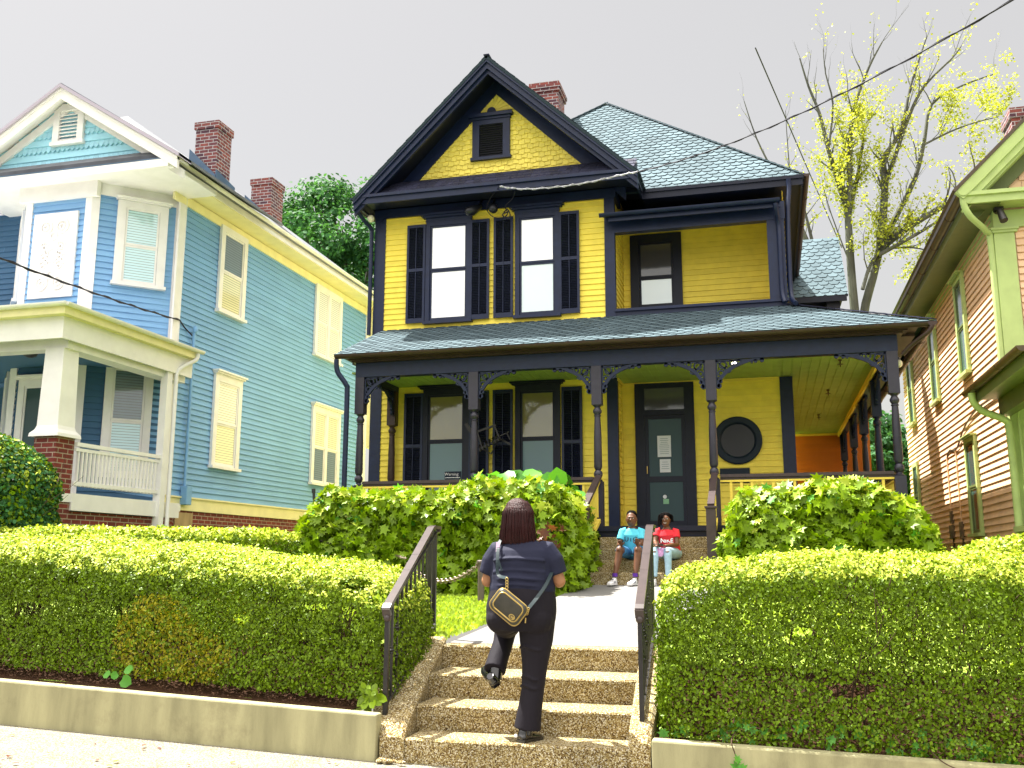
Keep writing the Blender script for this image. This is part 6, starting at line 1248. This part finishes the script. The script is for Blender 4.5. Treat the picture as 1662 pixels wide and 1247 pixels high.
# ---- the two children on the porch steps
def head(mb, c, rx=.078, ry=.092, rz=.115, yaw=0):
    c = V(c); mb.ell(c, rx, ry, rz, 18, 14); mb.limb([c+V((0, -.02, -.045)), c+V((0, -.045, -.09))], [(.05, .05), (.028, .025)])
    for s in (-1, 1): mb.ell(c+V((s*rx*.98, .0, -.005)), .010, .018, .026)
    mb.limb([c+V((0, -ry*.92, .018)), c+V((0, -ry*1.14, -.018)), c+V((0, -ry*1.02, -.032))], [.008, .014, .012], 8); mb.ell(c+V((0, -ry*.93, -.052)), .023, .012, .009)
    mb.ell(c+V((0, -ry*.95, .032)), .05, .01, .008)
def face(parent, c, ry=.088, smile=0):
    c = V(c); mb = MB()
    for s in (-1, 1): mb.ell(c+V((s*.029, -ry*.90, .012)), .013, .008, .007, 10, 8)
    e = mb.build('eyes', 'eye_white', parent)
    mb = MB()
    for s in (-1, 1): mb.ell(c+V((s*.029, -ry*.90-.006, .012)), .006, .004, .006, 8, 6)
    mb.build('pupils', 'hair_black', e)
    mb = MB()
    if smile: mb.limb([c+V((x, -ry*.93-.010+abs(x)*.25, -.050+abs(x)*.22)) for x in (-.022, -.011, 0, .011, .022)], [.0015, .003, .0032, .003, .0015], 6, ref=V((0, 0, 1))); mb.build('teeth', 'teeth', parent)
    mb = MB()
    for s in (-1, 1): mb.limb([c+V((s*x, -ry*.93+abs(x-.03)*.3, .034-abs(x-.03)*.2)) for x in (.014, .03, .045)], [.002, .004, .002], 6)
    mb.build('eyebrows', 'hair_black', parent)
def pz(px, py, Y): return at(px, py, Y)
# boy
hb = pz(1025, 843, 14.33)
Bo = thing('person', (hb.x, 14.3, -.35), 'boy in aqua polo and denim shorts sitting on the porch steps with palms up', 'person', 'children sitting on the porch steps')
mb = MB(); head(mb, hb); nk = hb+V((.0, .035, -.13)); hip = V((hb.x+.0, 14.47, .10))
mb.limb([hip, hip.lerp(nk, .5), nk+V((0, .0, -.04)), nk+V((0, -.005, .03)), hb+V((0, .02, -.06))], [(.13, .10), (.13, .09), (.10, .07), (.045, .045), (.045, .045)])
knees = [pz(1006, 893, 14.02), pz(1036, 893, 14.02)]; ank = [pz(998, 934, 13.93), pz(1031, 934, 13.93)]; toes = [V((ank[0].x-.06, 13.72, -.345)), V((ank[1].x-.07, 13.74, -.345))]
hips = [hip+V((-.08, 0, 0)), hip+V((.08, 0, 0))]; wr = [pz(1009, 884, 13.98), pz(1034, 884, 14.0)]; shs = [nk+V((-.135, 0, -.045)), nk+V((.135, 0, -.045))]; els = [pz(1005, 885, 14.30), pz(1041, 884, 14.30)]
for k, s in ((0, -1), (1, 1)):
    mb.limb([hips[k], knees[k]], [.075, .058]); mb.limb([knees[k]+V((0, .01, .01)), knees[k].lerp(ank[k], .35)+V((0, .015, 0)), ank[k]], [.056, .050, .032]); mb.ell(knees[k], .058, .06, .058); mb.limb([shs[k], shs[k].lerp(els[k], .5), els[k]], [.045, .04, .034]); mb.limb([els[k], els[k].lerp(wr[k], .4), wr[k]], [.034, .033, .022], ref=V((0, 0, 1))); hand(mb, wr[k], (s*.1, -.75, .25 if k == 0 else .5), (0, .1, 1), .15, .35, s); mb.ell(els[k], .034, .034, .034)
bb = fuse('body', mb, .0065, 'skin_dark', Bo, 2); face(bb, hb)
mb = MB(); mb.limb([hb+V((0, .012, z)) for z in (-.01, .03, .065, .095, .118, .128)], [(.076, .085), (.080, .092), (.080, .092), (.07, .082), (.045, .055), (.02, .02)], 16); o_ = fuse('hair', mb, .007, 'hair_black', bb, 1)
o_.location = o_.location+V((0, .018, .006))
mb = MB(); tp = nk+V((0, 0, -.02)); mb.limb([hip+V((0, -.01, -.03)), hip+V((0, -.02, .08)), hip.lerp(tp, .55)+V((0, -.01, 0)), tp+V((0, 0, -.06)), tp+V((0, 0, -.015)), tp+V((0, 0, .015))], [(.165, .13), (.155, .125), (.155, .115), (.165, .105), (.11, .08), (.06, .06)], 20)
for k, s in ((0, -1), (1, 1)): e = shs[k].lerp(els[k], .62); mb.limb([shs[k]+V((-s*.05, 0, .01)), shs[k], e], [.055, .062, .062], 14)
sh_ = fuse('polo_shirt', mb, .007, 'tee_aqua', bb, 3)
mb = MB(); mb.tube([tp+V((math.cos(a)*.062, math.sin(a)*.06-.01, .012-.03*max(0, -math.sin(a)))) for a in [2*math.pi*i/16 for i in range(17)]], .010, 6); mb.build('collar', 'text_dark', sh_, smooth=60)
def chest(p0, p1, s, dy): return p0
text_obj('UTC', .095, frame_mat(hip.lerp(tp, .50)+V((-.01, -.145, .0)), (1, 0, 0), (0, -1, .12)), 'text_dark', sh_, bold=.002)
mb = MB()
for k in (0, 1): mb.limb([hips[k]+V((0, .04, .01)), hips[k].lerp(knees[k], .5)+V((0, 0, -.005)), hips[k].lerp(knees[k], .88)], [(.10, .09), (.095, .085), (.082, .078)], 16)
mb.ell(hip+V((0, 0, .0)), .17, .14, .10); fuse('shorts', mb, .007, 'denim', bb, 3)
for k in (0, 1):
    shoe(bb, ank[k]+V((.0, .04, 0))-V((0, 0, ank[k].z+.345)), toes[k], 'shoe_white', .044, .075, vox=.006)
    mb = MB(); mb.tube([ank[k]+V((0, 0, -.02)), ank[k]+V((0, 0, .03))], .038, 12); mb.build('sock', 'sock_purple', bb, smooth=60)
    mb = MB(); q = toes[k].lerp(ank[k], .5); q.z = -.30; mb.ell(q+V((.046, 0, .0)), .006, .02, .014); mb.ell(q+V((.02, -.02, .03)), .015, .02, .006); mb.build('shoe_patch', 'text_dark', bb)
# girl
hg = pz(1080, 844, 14.33)
Gi = thing('person', (hg.x, 14.3, -.35), 'girl with short locs in red t-shirt and pale jeans sitting on the porch steps', 'person', 'children sitting on the porch steps')
mb = MB(); head(mb, hg, .07, .085, .10); nk = hg+V((.01, .035, -.125)); hip = V((hg.x+.05, 14.47, .09))
mb.limb([hip, hip.lerp(nk, .5), nk+V((0, .0, -.04)), nk+V((0, -.005, .03)), hg+V((0, .02, -.06))], [(.13, .10), (.12, .085), (.09, .065), (.04, .04), (.04, .04)])
shs = [nk+V((-.135, 0, -.04)), nk+V((.135, 0, -.045))]; els = [pz(1063, 880, 14.28), pz(1099, 884, 14.28)]; wr = [pz(1066, 887, 14.02), pz(1080, 886, 14.03)]
knees = [pz(1063, 895, 13.98), pz(1084, 895, 13.98)]; ank = [pz(1062, 936, 13.95), pz(1085, 936, 13.95)]; hips = [hip+V((-.08, 0, 0)), hip+V((.08, 0, 0))]
for k, s in ((0, -1), (1, 1)):
    mb.limb([hips[k], knees[k]], [.06, .05]); mb.limb([knees[k], ank[k]], [.045, .03]); mb.limb([shs[k], shs[k].lerp(els[k], .5), els[k]], [.04, .037, .032]); mb.limb([els[k], els[k].lerp(wr[k], .4), wr[k]], [.032, .031, .021], ref=V((0, 0, 1))); hand(mb, wr[k], (-s*.5, -.6, .05), (0, .1, 1), .14, .45, s); mb.ell(els[k], .032, .032, .032)
gb = fuse('body', mb, .0065, 'skin_dark', Gi, 2); face(gb, hg, .085, 1)
mb = MB(); mb.limb([hg+V((0, .02, z)) for z in (-.03, .03, .065, .095, .112)], [(.074, .07), (.082, .082), (.080, .085), (.066, .07), (.03, .03)], 16); ho = fuse('hair', mb, .007, 'hair_black', gb, 1)
mb = MB()
for i in range(34):
    a = random.uniform(-.35, math.pi+1.2); r_ = .074; p = hg+V((math.cos(a)*r_*.8, .015+math.sin(a)*r_*.8, .085)); ln = random.uniform(.06, .13) if math.cos(a) < .3 else random.uniform(.04, .07)
    q = [p, p+V((math.cos(a)*.028, math.sin(a)*.02, -.01)), p+V((math.cos(a)*.042+random.uniform(-.01, .01), math.sin(a)*.03, -.045)), p+V((math.cos(a)*.045+random.uniform(-.012, .01), math.sin(a)*.03-.01, -.05-ln))]; mb.tube(smooth_path(q, 3), .0075, 5)
for x, ln in ((-.045, .075), (-.03, .06), (-.058, .11), (-.015, .04)): p = hg+V((x, -.065, .085)); mb.tube([p+V((.01, .03, .01)), p, p+V((-.005, -.022, -.03)), p+V((-.008, -.02, -.03-ln*.7))], .007, 5)
mb.build('locs', 'hair_black', ho, smooth=80)
mb = MB(); tp = nk+V((0, 0, -.02)); mb.limb([hip+V((0, -.01, -.02)), hip+V((0, -.02, .08)), hip.lerp(tp, .55)+V((0, -.01, 0)), tp+V((0, 0, -.06)), tp+V((0, 0, -.015)), tp+V((0, 0, .01))], [(.155, .13), (.145, .115), (.142, .105), (.15, .10), (.10, .075), (.055, .055)], 20)
for k, s in ((0, -1), (1, 1)): e = shs[k].lerp(els[k], .5); mb.limb([shs[k]+V((-s*.05, 0, .01)), shs[k], e], [.05, .055, .058], 14)
sh_ = fuse('t_shirt', mb, .007, 'tee_red', gb, 3)
text_obj('NIKE', .085, frame_mat(hip.lerp(tp, .48)+V((-.015, -.132, .0)), (1, 0, 0), (0, -1, .12)), 'text_white', sh_, bold=.002)
mb = MB()
for k in (0, 1): mb.limb([hips[k]+V((0, .04, .01)), hips[k].lerp(knees[k], .6), knees[k]+V((0, 0, .0)), knees[k]+V((0, -.005, -.06)), knees[k].lerp(ank[k], .6), ank[k]], [.088, .072, .060, .056, .048, .044], 14)
mb.ell(hip, .155, .13, .09); fuse('jeans', mb, .007, 'jeans_light', gb, 3)
for k in (0, 1): shoe(gb, V((ank[k].x, 13.99, -.35)), V((ank[k].x-.02, 13.78, -.35)), 'shoe_white', .04, .07, vox=.006)
ph = thing('phone', (hg.x-.06, 13.93, .17), 'dark phone held flat in the hands of the girl in red', 'phone')
c_ = (wr[0]+wr[1])/2+V((-.03, -.09, .025)); mb = MB(); mb.obox(c_, V((1, -.2, 0)).normalized(), V((.2, 1, 0)).normalized(), V((0, 0, 1)), .07, .035, .005); mb.build('case', 'black', ph, bevel=.003)
mb = MB(); c_ = pz(1072, 898, 13.97); mb.ell(c_, .05, .03, .055, 12, 8); mb.ell(c_+V((.02, -.01, .05)), .035, .025, .03); mb.ell(c_+V((-.03, 0, .045)), .03, .02, .025)
tag(fuse('cloth', mb, .007, 'pinkcloth', None, 2), 'crumpled lilac cloth hanging between the knees of the girl in red', 'cloth')
